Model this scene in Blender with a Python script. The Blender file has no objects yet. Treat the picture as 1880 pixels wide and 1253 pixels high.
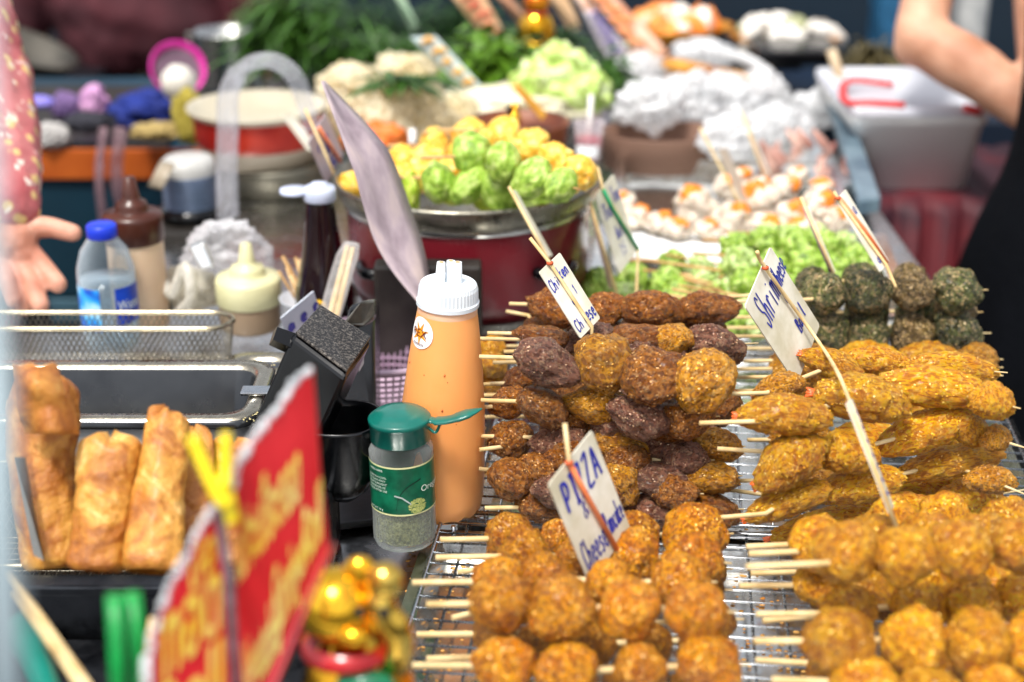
import bpy, bmesh, math, random
import numpy as np
from math import radians as R, sin, cos, pi, sqrt
from mathutils import Vector, Matrix, noise, Euler
random.seed(7)
sc = bpy.context.scene
COL = sc.collection
# ------------------------------------------------------------------ camera geometry
F = 2872.0; HC = .55; PIT = R(21.8)
FW = Vector((0, cos(PIT), -sin(PIT))); UP = Vector((0, sin(PIT), cos(PIT))); RT = Vector((1, 0, 0)); C0 = Vector((0, 0, HC))
def ray(px, py): return FW + RT*((px-940)/F) - UP*((py-626.5)/F)
def P(px, py, d): return C0 + ray(px, py)*d            # point at a distance along the view axis
def Z(px, py, z): r = ray(px, py); return C0 + r*((z-HC)/r.z)   # point on a level plane
def Y(px, py, y): r = ray(px, py); return C0 + r*(y/r.y)       # point on an upright plane
def dep(p): return (p-C0).dot(FW)
def m_(n, p): return n*dep(p)/F                        # n photo pixels in metres at p
YAW = R(6.0)
U = Vector((cos(YAW), -sin(YAW), 0)); V = Vector((sin(YAW), cos(YAW), 0)); ZA = Vector((0, 0, 1))

# ------------------------------------------------------------------ materials
def lin(c):
    return tuple(((x/12.92) if x <= .04045 else ((x+.055)/1.055)**2.4) for x in c)
def rgb(h):
    return lin((int(h[0:2], 16)/255, int(h[2:4], 16)/255, int(h[4:6], 16)/255)) + (1,)
class NT:
    def __init__(s, name):
        s.m = bpy.data.materials.new(name); s.m.use_nodes = True; s.t = s.m.node_tree; s.t.nodes.clear()
        s.out = s.n('ShaderNodeOutputMaterial')
    def n(s, ty, **kw):
        nd = s.t.nodes.new(ty)
        for k, v in kw.items():
            if k.startswith('i_'): nd.inputs[k[2:].replace('_', ' ')].default_value = v
            else: setattr(nd, k, v)
        return nd
    def l(s, a, b): s.t.links.new(a, b)
    def coord(s, rnd=True, attr=None):
        tc = s.n('ShaderNodeTexCoord')
        src = s.n('ShaderNodeAttribute', attribute_name=attr).outputs['Vector'] if attr else tc.outputs['Object']
        if not rnd: return tc.outputs['Object']
        oi = s.n('ShaderNodeObjectInfo'); mu = s.n('ShaderNodeMath', operation='MULTIPLY'); mu.inputs[1].default_value = 37
        s.l(oi.outputs['Random'], mu.inputs[0])
        ad = s.n('ShaderNodeVectorMath', operation='ADD'); s.l(src, ad.inputs[0]); s.l(mu.outputs[0], ad.inputs[1])
        s.rand = oi.outputs['Random']
        return ad.outputs[0]
    def noise(s, co, sc_, det=4, ro=.55, dist=0):
        n = s.n('ShaderNodeTexNoise'); n.inputs['Scale'].default_value = sc_; n.inputs['Detail'].default_value = det
        n.inputs['Roughness'].default_value = ro; n.inputs['Distortion'].default_value = dist; s.l(co, n.inputs['Vector']); return n.outputs['Fac']
    def ramp(s, fac, stops):
        r = s.n('ShaderNodeValToRGB'); e = r.color_ramp.elements
        while len(e) < len(stops): e.new(.5)
        for k, (p, c) in enumerate(stops): e[k].position = p; e[k].color = c if len(c) == 4 else tuple(c)+(1,)
        s.l(fac, r.inputs[0]); return r.outputs[0]
    def mix(s, f, a, b, mode='MIX'):
        n = s.n('ShaderNodeMix', data_type='RGBA', blend_type=mode)
        for sock, v in ((n.inputs[0], f), (n.inputs[6], a), (n.inputs[7], b)):
            if hasattr(v, 'is_output'): s.l(v, sock)
            else: sock.default_value = v
        return n.outputs[2]
    def bump(s, h, st, dist=.001, prev=None):
        b = s.n('ShaderNodeBump'); b.inputs['Strength'].default_value = st; b.inputs['Distance'].default_value = dist
        s.l(h, b.inputs['Height'])
        if prev: s.l(prev, b.inputs['Normal'])
        return b.outputs[0]
MC = {}
def mat(name, c1, c2=None, sc_=30, rough=.5, metal=0, bump=0, bs=150, spec=.5, coat=0, trans=0, ior=1.45, rv=0, sss=0, bd=.001, lo=.35, hi=.65, det=5):
    if name in MC: return MC[name]
    s = NT(name); co = s.coord(); p = s.n('ShaderNodeBsdfPrincipled')
    c1 = rgb(c1) if isinstance(c1, str) else c1
    if c2 is not None:
        c2 = rgb(c2) if isinstance(c2, str) else c2
        s.l(s.ramp(s.noise(co, sc_, det), [(lo, c1), (hi, c2)]), p.inputs['Base Color'])
    else: p.inputs['Base Color'].default_value = c1
    p.inputs['Roughness'].default_value = rough
    if rv:
        mr = s.n('ShaderNodeMapRange'); mr.inputs[3].default_value = max(.02, rough-rv); mr.inputs[4].default_value = min(1, rough+rv)
        mr.inputs[1].default_value = .3; mr.inputs[2].default_value = .7
        s.l(s.noise(co, sc_*2.3, 5), mr.inputs[0]); s.l(mr.outputs[0], p.inputs['Roughness'])
    p.inputs['Metallic'].default_value = metal; p.inputs['Specular IOR Level'].default_value = spec
    p.inputs['Coat Weight'].default_value = coat; p.inputs['Coat Roughness'].default_value = .08
    p.inputs['Transmission Weight'].default_value = trans; p.inputs['IOR'].default_value = ior
    if sss:
        p.inputs['Subsurface Weight'].default_value = sss; p.inputs['Subsurface Scale'].default_value = .01
        p.inputs['Subsurface Radius'].default_value = (1, .5, .25)
    if bump: s.l(s.bump(s.noise(co, bs, 4), bump, bd), p.inputs['Normal'])
    s.l(p.outputs[0], s.out.inputs[0]); MC[name] = s.m; return s.m
def fried(name, dark, mid, light, flake, fl=.35, rough=.5, hs=.42, sat=1.07):
    """crumbed fried coating: blotches, raised crumbs, pale flakes and an oily sheen"""
    if name in MC: return MC[name]
    s = NT(name); co = s.coord(attr='tc'); p = s.n('ShaderNodeBsdfPrincipled')
    D, M, L, K = rgb(dark), rgb(mid), rgb(light), rgb(flake)
    big = s.noise(co, 1.1, 3, .5, .4)
    base = s.ramp(big, [(.27, D), (.42, M), (.57, L)])
    fine = s.noise(co, 9, 5, .7)
    base = s.mix(.32, base, s.ramp(fine, [(.32, D), (.44, M), (.57, L)]))
    base = s.mix(.3, base, s.ramp(s.noise(co, 3.2, 4, .6), [(.36, D), (.48, M), (.62, L)]))
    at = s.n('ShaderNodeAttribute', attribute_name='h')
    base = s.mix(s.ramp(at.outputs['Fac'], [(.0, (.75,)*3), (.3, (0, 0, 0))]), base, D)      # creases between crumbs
    nc = s.n('ShaderNodeTexNoise'); nc.inputs['Scale'].default_value = 6; nc.inputs['Detail'].default_value = 3; s.l(co, nc.inputs['Vector'])
    wv_ = s.n('ShaderNodeVectorMath', operation='MULTIPLY_ADD'); wv_.inputs[1].default_value = (.35, .35, .35); s.l(nc.outputs['Color'], wv_.inputs[0]); s.l(co, wv_.inputs[2])
    cm = s.n('ShaderNodeMapRange'); cm.inputs[1].default_value = 1.2; cm.inputs[2].default_value = 2.4; cm.inputs[4].default_value = .6; s.l(at.outputs['Fac'], cm.inputs[0])
    base = s.mix(cm.outputs[0], base, K)
    v = s.n('ShaderNodeTexVoronoi'); v.inputs['Scale'].default_value = 6.5; v.inputs['Randomness'].default_value = 1; s.l(wv_.outputs[0], v.inputs['Vector'])
    sep = s.n('ShaderNodeSeparateColor'); s.l(v.outputs['Color'], sep.inputs[0])
    fm = s.ramp(sep.outputs[0], [(1-fl-.05, (0, 0, 0)), (1-fl+.15, (hs,)*3)])
    fm = s.mix(1.0, fm, s.ramp(s.noise(co, 11, 6, .8), [(.44, (0, 0, 0)), (.56, (1, 1, 1))]), 'MULTIPLY')
    base = s.mix(fm, base, K)
    base = s.mix(s.ramp(s.noise(co, 19, 5, .8), [(.58, (0, 0, 0)), (.70, (hs*.55,)*3)]), base, K)
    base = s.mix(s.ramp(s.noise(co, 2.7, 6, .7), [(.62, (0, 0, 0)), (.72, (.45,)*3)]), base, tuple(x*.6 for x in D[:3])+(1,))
    hv = s.n('ShaderNodeHueSaturation'); hv.inputs['Saturation'].default_value = sat; s.l(base, hv.inputs['Color'])
    mr = s.n('ShaderNodeMapRange'); mr.inputs[3].default_value = .85; mr.inputs[4].default_value = 1.4; s.l(s.rand, mr.inputs[0]); s.l(mr.outputs[0], hv.inputs['Value'])
    s.l(hv.outputs[0], p.inputs['Base Color'])
    rr = s.n('ShaderNodeMapRange'); rr.inputs[1].default_value = .35; rr.inputs[2].default_value = .65; rr.inputs[3].default_value = rough-.16; rr.inputs[4].default_value = rough+.2
    s.l(s.noise(co, 5, 3), rr.inputs[0]); s.l(rr.outputs[0], p.inputs['Roughness'])
    p.inputs['Specular IOR Level'].default_value = .6; p.inputs['Coat Weight'].default_value = .08; p.inputs['Coat Roughness'].default_value = .18
    p.inputs['Subsurface Weight'].default_value = .12; p.inputs['Subsurface Scale'].default_value = .004; p.inputs['Subsurface Radius'].default_value = (1, .5, .2)
    b = s.bump(s.noise(co, 30, 5, .75), .75, .02); b = s.bump(s.noise(co, 10, 4, .7), .4, .03, b)
    s.l(b, p.inputs['Normal']); s.l(p.outputs[0], s.out.inputs[0]); MC[name] = s.m; return s.m
def film(name, col, op=.35, rough=.12, sc_=25, bump=.5, bd=.01, wrinkle=True):
    """thin clear or milky plastic"""
    if name in MC: return MC[name]
    s = NT(name); co = s.coord(); p = s.n('ShaderNodeBsdfPrincipled'); t = s.n('ShaderNodeBsdfTransparent'); mx = s.n('ShaderNodeMixShader')
    c = rgb(col); p.inputs['Base Color'].default_value = c; p.inputs['Roughness'].default_value = rough; p.inputs['Specular IOR Level'].default_value = .8
    t.inputs[0].default_value = tuple(.5+.5*x for x in c[:3])+(1,)
    f = s.noise(co, sc_, 5, .6, 1.2)
    lw = s.n('ShaderNodeLayerWeight'); lw.inputs[0].default_value = .45
    if bump:
        nb = s.bump(f, bump, bd); s.l(nb, p.inputs['Normal']); s.l(nb, lw.inputs['Normal'])
    mr = s.n('ShaderNodeMapRange'); mr.inputs[1].default_value = .35; mr.inputs[2].default_value = .7
    mr.inputs[3].default_value = op*(.45 if wrinkle else 1); mr.inputs[4].default_value = min(1, op*1.7) if wrinkle else op
    s.l(f, mr.inputs[0])
    ad = s.n('ShaderNodeMath', operation='ADD', use_clamp=True); mu = s.n('ShaderNodeMath', operation='MULTIPLY'); mu.inputs[1].default_value = .55
    s.l(lw.outputs['Facing'], mu.inputs[0]); s.l(mr.outputs[0], ad.inputs[0]); s.l(mu.outputs[0], ad.inputs[1])
    if wrinkle:
        tr = s.n('ShaderNodeBsdfTranslucent'); tr.inputs[0].default_value = c; m2 = s.n('ShaderNodeMixShader'); m2.inputs[0].default_value = .35
        s.l(p.outputs[0], m2.inputs[1]); s.l(tr.outputs[0], m2.inputs[2]); ps = m2.outputs[0]
    else: ps = p.outputs[0]
    s.l(ad.outputs[0], mx.inputs[0]); s.l(t.outputs[0], mx.inputs[1]); s.l(ps, mx.inputs[2]); s.l(mx.outputs[0], s.out.inputs[0])
    MC[name] = s.m; return s.m
def steel(name, c='c8c8c6', rough=.25, dirt=.3, sc_=12):
    if name in MC: return MC[name]
    s = NT(name); co = s.coord(); p = s.n('ShaderNodeBsdfPrincipled'); c = rgb(c)
    f = s.noise(co, sc_, 6, .65)
    s.l(s.ramp(f, [(.3, tuple(x*(1-dirt) for x in c[:3])), (.6, c)]), p.inputs['Base Color'])
    mr = s.n('ShaderNodeMapRange'); mr.inputs[1].default_value = .3; mr.inputs[2].default_value = .7; mr.inputs[3].default_value = rough*.6; mr.inputs[4].default_value = rough*1.7
    s.l(s.noise(co, sc_*6, 5), mr.inputs[0]); s.l(mr.outputs[0], p.inputs['Roughness'])
    p.inputs['Metallic'].default_value = 1; s.l(s.bump(s.noise(co, 90, 3), .06, .001), p.inputs['Normal'])
    s.l(p.outputs[0], s.out.inputs[0]); MC[name] = s.m; return s.m

# ------------------------------------------------------------------ mesh builder
_ico = {}
def icos(sub):
    if sub not in _ico:
        b = bmesh.new(); bmesh.ops.create_icosphere(b, subdivisions=sub, radius=1)
        b.verts.ensure_lookup_table()
        _ico[sub] = ([v.co.copy() for v in b.verts], [tuple(v.index for v in f.verts) for f in b.faces]); b.free()
    return _ico[sub]
def smooth_path(pts, k=6):
    pts = [Vector(p) for p in pts]
    if len(pts) < 3: return pts
    q = [pts[0]*2-pts[1]] + pts + [pts[-1]*2-pts[-2]]; out = []
    for i in range(1, len(q)-2):
        a, b, c, d = q[i-1:i+3]
        for j in range(k):
            t = j/k
            out.append(.5*((2*b)+(c-a)*t+(2*a-5*b+4*c-d)*t*t+(3*b-a-3*c+d)*t**3))
    out.append(pts[-1]); return out
class MB:
    def __init__(s): s.v = []; s.f = []; s.s = []; s.m = []
    def add(s, vs, fs, smooth=False, mi=0):
        o = len(s.v); s.v += [Vector(v) for v in vs]; s.f += [tuple(i+o for i in f) for f in fs]
        s.s += [smooth]*len(fs); s.m += [mi]*len(fs); return s
    def tube(s, pts, r, n=8, cap=True, mi=0, flat=1.0, smooth=True):
        pts = [Vector(p) for p in pts]; k = len(pts); rs = r if isinstance(r, (list, tuple)) else [r]*k
        if len(rs) != k: rs = [rs[0]+(rs[-1]-rs[0])*i/(k-1) for i in range(k)]
        t0 = (pts[1]-pts[0]).normalized(); a = t0.orthogonal().normalized(); vs = []
        if abs(t0.z) < .9: a = (ZA - t0*t0.z).normalized()
        for i in range(k):
            t = (pts[min(i+1, k-1)]-pts[max(i-1, 0)]).normalized()
            a = (a - t*a.dot(t)).normalized(); b = t.cross(a)
            for j in range(n):
                an = 2*pi*j/n; vs.append(pts[i] + (a*cos(an)*flat + b*sin(an))*rs[i])
        fs = [(i*n+j, i*n+(j+1) % n, (i+1)*n+(j+1) % n, (i+1)*n+j) for i in range(k-1) for j in range(n)]
        s.add(vs, fs, smooth, mi)
        if cap:
            o = len(s.v)-k*n
            s.f += [tuple(o+j for j in reversed(range(n))), tuple(o+(k-1)*n+j for j in range(n))]; s.s += [False]*2; s.m += [mi]*2
        return s
    def lathe(s, prof, n=40, M=None, mi=0, sx=1, sy=1, smooth=True, wob=0, seed=0):
        M = M or Matrix.Identity(4); vs = []
        for (r, z) in prof:
            for j in range(n):
                an = 2*pi*j/n; w = 1 + (wob*noise.noise(Vector((cos(an)*2+seed, sin(an)*2, z*40))) if wob else 0)
                vs.append(M @ Vector((r*cos(an)*sx*w, r*sin(an)*sy*w, z)))
        k = len(prof)
        fs = [(i*n+j, i*n+(j+1) % n, (i+1)*n+(j+1) % n, (i+1)*n+j) for i in range(k-1) for j in range(n)]
        s.add(vs, fs, smooth, mi); return s
    def box(s, size, M=None, bev=0, mi=0, seg=2, smooth=False):
        b = bmesh.new(); bmesh.ops.create_cube(b, size=1); bmesh.ops.scale(b, vec=size, verts=b.verts)
        if bev: bmesh.ops.bevel(b, geom=b.edges[:], offset=bev, segments=seg, affect='EDGES', profile=.5)
        b.verts.ensure_lookup_table(); M = M or Matrix.Identity(4)
        s.add([M @ v.co for v in b.verts], [tuple(v.index for v in f.verts) for f in b.faces], smooth, mi); b.free(); return s
    def boxat(s, lo, hi, bev=0, mi=0):
        lo, hi = Vector(lo), Vector(hi); return s.box(hi-lo, Matrix.Translation((lo+hi)/2), bev, mi)
    def prism(s, poly, off, bev=0, mi=0):
        """closed polygon (list of 3D points) extruded by the vector off, edges bevelled"""
        b = bmesh.new(); vs = [b.verts.new(p) for p in poly]; f = b.faces.new(vs)
        r = bmesh.ops.extrude_face_region(b, geom=[f]); bmesh.ops.translate(b, vec=off, verts=[g for g in r['geom'] if isinstance(g, bmesh.types.BMVert)])
        bmesh.ops.recalc_face_normals(b, faces=b.faces)
        if bev: bmesh.ops.bevel(b, geom=b.edges[:], offset=bev, segments=3, affect='EDGES', profile=.5)
        b.verts.ensure_lookup_table(); b.verts.index_update()
        s.add([v.co.copy() for v in b.verts], [tuple(v.index for v in f.verts) for f in b.faces], False, mi); b.free(); return s
    def ball(s, c, r, sub=2, sc_=(1, 1, 1), nz=0, nf=1.5, seed=0, mi=0, M=None, crump=0):
        v, f = icos(sub); c = Vector(c); o = []
        for p in v:
            k = 1 + (nz*noise.fractal(p*nf+Vector((seed, seed*2.3, 0)), .8, 2, 4) if nz else 0)
            if crump: k -= crump*(abs(noise.noise(p*nf*1.6+Vector((seed, 0, 9))))+.7*abs(noise.noise(p*nf*3.7+Vector((seed, 5, 9)))))-crump*.35
            q = Vector((p.x*sc_[0], p.y*sc_[1], p.z*sc_[2]))*(r*k)
            if M: q = M @ q
            o.append(c+q)
        return s.add(o, f, True, mi)
    def capsule(s, a, b, ra, rb):
        a, b = Vector(a), Vector(b); s.ball(a, ra, 2); s.ball(b, rb, 2); return s.tube([a, b], [ra, rb], 12)
    def build(s, name, mats, parent=None, shift=True):
        me = bpy.data.meshes.new(name)
        o_ = parent.matrix_basis.translation if (parent and shift) else Vector((0, 0, 0))
        me.from_pydata([tuple(v-o_) for v in s.v], [], s.f)
        me.polygons.foreach_set('use_smooth', s.s); me.polygons.foreach_set('material_index', s.m)
        for m in (mats if isinstance(mats, (list, tuple)) else [mats]): me.materials.append(m)
        me.update(); o = bpy.data.objects.new(name, me); COL.objects.link(o)
        if parent: o.parent = parent
        return o
def tag(o, label=None, cat=None, group=None, kind=None):
    if label: o['label'] = label
    if cat: o['category'] = cat
    if group: o['group'] = group
    if kind: o['kind'] = kind
    return o
def empty(name, loc, label, cat, group=None, rot=(0, 0, 0)):
    o = bpy.data.objects.new(name, None); COL.objects.link(o); o.location = loc; o.rotation_euler = rot; o.empty_display_size = .02
    return tag(o, label, cat, group)
def deform(o, fn):
    for v in o.data.vertices: v.co = fn(v.co)
    return o

# ------------------------------------------------------------------ food shapes (unit meshes, shared)
_fm = {}
EL = {'sausage': 1.35, 'shrimp': 2.6, 'ball': 1, 'egg': 1}
def food_mesh(kind, var, mt):
    key = (kind, var, mt.name)
    if key in _fm: return _fm[key]
    gk = (kind, var)
    if gk not in _fm:
        sub = 5 if kind in ('ball', 'sausage', 'shrimp', 'egg') else 4
        vs, fs = icos(sub); sd = Vector((var*11.3+len(kind)*3, var*5.1, var*2.7)); co = []; hh = []; tt = []
        rnd = random.Random(var*31+len(kind)); bend = rnd.uniform(-.18, .18); pin = rnd.uniform(-.2, .2)
        for p in vs:
            x, y, z = p
            if kind in ('ball', 'sausage', 'shrimp', 'egg'):
                lw_ = {'ball': (.20, .10), 'sausage': (.16, .10), 'shrimp': (.10, .09), 'egg': (.1, .05)}[kind]; pe_ = Vector((p.x*EL[kind], p.y, p.z)); lo = lw_[0]*noise.noise(pe_*1.2+sd) + lw_[1]*noise.noise(pe_*2.5+sd)
                p0 = p; p = Vector((p.x*EL[kind], p.y, p.z)); mid_ = noise.noise(p*4+sd); t1_ = abs(noise.noise(p*7.5+sd*1.3)); t2_ = noise.noise(p*15+sd); t3_ = abs(noise.noise(p*22+sd*.7))
                rough_ = max(.25, .75+.9*noise.noise(p*1.7+sd*3))
                big = max(0, noise.noise(p*3.1+sd*2)-.2)
                amp = {'ball': .62, 'sausage': .72, 'shrimp': .75, 'egg': 1}[kind]; p = p0
                cr = (.035*mid_ - .075*t1_ + .038*t2_ + .045*t3_)*rough_
                k = 1.01 + lo + amp*cr + .14*big
                h = .55 - 1.5*t1_ + .9*t2_ + .4*mid_
                q = Vector((x, y, z))*k
                if kind == 'sausage':
                    q.z += bend*(q.x*q.x-.3); w = 1+pin*q.x-.10*q.x*q.x; q.y *= w; q.z *= w
                if kind == 'shrimp':
                    t = (x+1)/2; w = .42+.62*sqrt(max(0, sin(pi*min(1, t*.72+.10)))); q.y *= w; q.z *= w; q.z += -.22*(q.x*q.x)+bend*q.x; q.z += .07
                if kind == 'egg': q.z *= .95
            elif kind == 'leaf':       # crinkled lettuce parcel
                n1 = noise.noise(p*2.2+sd); n2 = abs(noise.noise(p*4.5+sd*1.7)); n3 = abs(noise.noise(p*9+sd))
                k = 1 + .34*n1 - .34*n2 - .16*n3 + .10; h = .75-1.1*n2-.5*n3; q = p*k
            elif kind == 'wonton':     # gathered pastry: pleats round the top
                an = math.atan2(y, x); pl = abs(sin(an*4+3*noise.noise(p*2+sd)+z*2))
                k = 1 + .16*noise.noise(p*1.7+sd)+.13*pl*max(.2, 1-abs(z-.3)) + .06*noise.noise(p*7+sd); h = .3+.5*pl; q = p*k
            else:                      # soft: smooth dumpling or fish ball
                k = 1 + .34*noise.noise(p*1.6+sd)+.10*noise.noise(p*4+sd)-.12*abs(noise.noise(p*3+sd)); h = .6; q = p*k
            co.append(q); hh.append(h); tt.append((p.x*EL.get(kind, 1)+0.0, p.y, p.z))
        if kind in ('ball', 'sausage', 'shrimp'):
            fs = list(fs); nv = len(co); cen_ = sum(co, Vector())/nv
            for _ in range({'ball': 380, 'sausage': 420, 'shrimp': 620}[kind]):      # breadcrumbs standing off the crust
                i_ = rnd.randrange(nv); P_ = co[i_]; nn_ = (P_-cen_); nn_.y *= 1.5; nn_.z *= 1.5; nn_.normalize()
                if noise.noise(vs[i_]*2+sd*2) < -.12: continue
                a_ = nn_.orthogonal().normalized(); a_ = (Matrix.Rotation(rnd.uniform(0, 6.28), 3, nn_) @ a_); b_ = nn_.cross(a_); s_ = rnd.uniform(.025, .065); el_ = EL[kind]
                a_ = Vector((a_.x/el_, a_.y, a_.z)); b_ = Vector((b_.x/el_, b_.y, b_.z))
                q_ = [P_+a_*s_*1.2-nn_*.005, P_+b_*s_*.7+nn_*s_*rnd.uniform(0, .5), P_-a_*s_+nn_*s_*.25, P_-b_*s_*.8-nn_*.004, P_+nn_*s_*rnd.uniform(.35, .7)]
                o_ = len(co); co += q_; hc_ = rnd.choice((.5, 1.5, 2.2)); hh += [hc_]*5; tt += [tt[i_]]*5
                fs += [(o_, o_+1, o_+4), (o_+1, o_+2, o_+4), (o_+2, o_+3, o_+4), (o_+3, o_, o_+4)]
        _fm[gk] = (co, fs, hh, tt)
    co, fs, hh, tt = _fm[gk]
    me = bpy.data.meshes.new(kind); me.from_pydata(co, [], fs); me.polygons.foreach_set('use_smooth', [True]*len(fs))
    a = me.attributes.new('h', 'FLOAT', 'POINT'); a.data.foreach_set('value', hh)
    a = me.attributes.new('tc', 'FLOAT_VECTOR', 'POINT'); a.data.foreach_set('vector', [x_ for t_ in tt for x_ in t_])
    me.materials.append(mt); me.update(); _fm[key] = me; return me
def put_food(name, kind, mt, pos, sc_, rot=None, parent=None, var=None):
    me = food_mesh(kind, random.randrange(7) if var is None else var, mt)
    o = bpy.data.objects.new(name, me); COL.objects.link(o)
    if rot is None: rot = Euler([random.uniform(0, 6.28) for _ in range(3)]).to_matrix()
    S = Matrix.Diagonal(Vector(sc_ if isinstance(sc_, (tuple, list)) else (sc_,)*3))
    M = Matrix.Translation(pos - (parent.location if parent else Vector())) @ (rot @ S).to_4x4()
    if parent: o.parent = parent
    o.matrix_basis = M
    return o
def view_rot(ang, spin=None):
    """x axis lies across the view at ang degrees above level"""
    a = R(ang); ex = RT*cos(a)+UP*sin(a); ez = (-RT*sin(a)+UP*cos(a)); ey = ez.cross(ex)
    M = Matrix((ex, ey, ez)).transposed()
    sp = random.uniform(-.5, .5) if spin is None else spin
    return M @ Matrix.Rotation(sp, 3, 'X')

bamboo = mat('bamboo', 'cfae74', 'e6cf9c', sc_=60, rough=.55, bump=.15, bs=400)
bamboo_far = mat('bamboo_far', 'b98a50', 'd8b07a', sc_=60, rough=.6)
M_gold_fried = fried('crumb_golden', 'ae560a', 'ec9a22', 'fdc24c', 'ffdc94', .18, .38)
M_shade_fried = fried('crumb_shadowed', '6c3408', 'a8661a', 'c88830', 'e0b468', .18, .42)  # darker copy for low rows: shade in the gaps put into the colour
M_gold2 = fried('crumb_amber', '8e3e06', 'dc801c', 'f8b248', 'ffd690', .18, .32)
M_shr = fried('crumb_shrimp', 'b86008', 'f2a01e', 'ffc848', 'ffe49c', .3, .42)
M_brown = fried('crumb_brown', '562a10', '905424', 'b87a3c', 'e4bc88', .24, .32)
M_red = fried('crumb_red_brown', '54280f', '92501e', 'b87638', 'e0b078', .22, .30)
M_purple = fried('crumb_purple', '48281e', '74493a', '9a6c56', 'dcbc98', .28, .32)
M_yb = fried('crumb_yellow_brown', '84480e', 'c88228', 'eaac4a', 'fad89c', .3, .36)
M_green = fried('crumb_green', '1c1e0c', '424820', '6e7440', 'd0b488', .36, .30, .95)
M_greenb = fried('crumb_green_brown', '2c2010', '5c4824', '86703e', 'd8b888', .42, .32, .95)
M_tail = mat('shrimp_tail', 'c43c0c', 'f07a30', sc_=40, rough=.35, coat=.3)
GSTICK = {}
def stick_mb(a, b, r=.0015, pointed=True):
    d = (b-a); return MB().tube([a, a+d*.5, b-d.normalized()*.008, b], [r, r, r, r*.3 if pointed else r], 8)
def skewer(name, label, cat, group, items, left, right=12, r=.0016, pm=None, over=None):
    """items: dicts x,y,z + sizes in photo pixels; the stick runs from left=(px,py) through all of them"""
    cen = [over(i) if over else Z(i['x'], i['y'], i['z']) for i in items]
    a = Z(left[0], left[1], items[0]['z']) if not isinstance(left, Vector) else left
    b = cen[-1]
    e = empty(name, (a+b)/2, label, cat, group)
    d = (b-cen[-2]).normalized() if len(cen) > 1 else (b-a).normalized(); rl = m_(items[-1]['w']+right, b)
    en_ = cen[0]+FW*.003 if over or isinstance(left, Vector) else Z(items[0]['x']-items[0]['w']*.5, left[1]*.75+items[0]['y']*.25, items[0]['z']); sp_ = [a, en_, cen[0]+FW*.004]+[q_+FW*.004 for q_ in cen[1:]]+[b+d*rl]; sp_ = [x_ for i_, x_ in enumerate(sp_) if i_ == 0 or (x_-sp_[i_-1]).length > .002]; MB().tube(sp_, [r]*(len(sp_)-2)+[r*.9, r*.3], 8).build('stick', pm or bamboo, e)
    for i, c in zip(items, cen):
        w = m_(i['w'], c); h = m_(i.get('h', i['w']), c)
        if i['k'] == 'ball': j_ = random.uniform(.88, .98); w *= j_*random.uniform(.96, 1.05); h *= j_
        if i['k'] == 'sausage': h *= .90; w *= 1.08
        if i['k'] == 'shrimp': h *= .80; w *= 1.04
        rot = view_rot(i['a']) if i.get('a') is not None else None
        o = put_food(i.get('n', 'fried_ball'), i['k'], i['m'], c, (w, (w+h)/2 if i['k'] != 'shrimp' else h, h), rot, e)
        if i.get('tail'):
            ang = i['a']; ex = view_rot(ang, 0) @ Vector((1, 0, 0)); ez = view_rot(ang, 0) @ Vector((0, 0, 1))
            base = c - ex*w*.90 - ez*h*.16; t = MB()
            for s_ in (-1, 0, 1):
                q = [base+ex*w*.2, base-ex*w*.05+ez*h*.06*s_, base-ex*w*.19+ez*h*(.20*s_-.05)]
                t.tube(smooth_path(q, 4), [h*.2, h*.2, h*.2, h*.2, h*.19, h*.17, h*.15, h*.1, h*.03], 8, flat=.6)
            tl = t.build('tail', M_tail, None); tl.parent = o; tl.matrix_parent_inverse = Matrix.Identity(4)
            inv = (Matrix.Translation(e.location) @ o.matrix_basis).inverted()
            for v in tl.data.vertices: v.co = inv @ v.co
    return e
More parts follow.
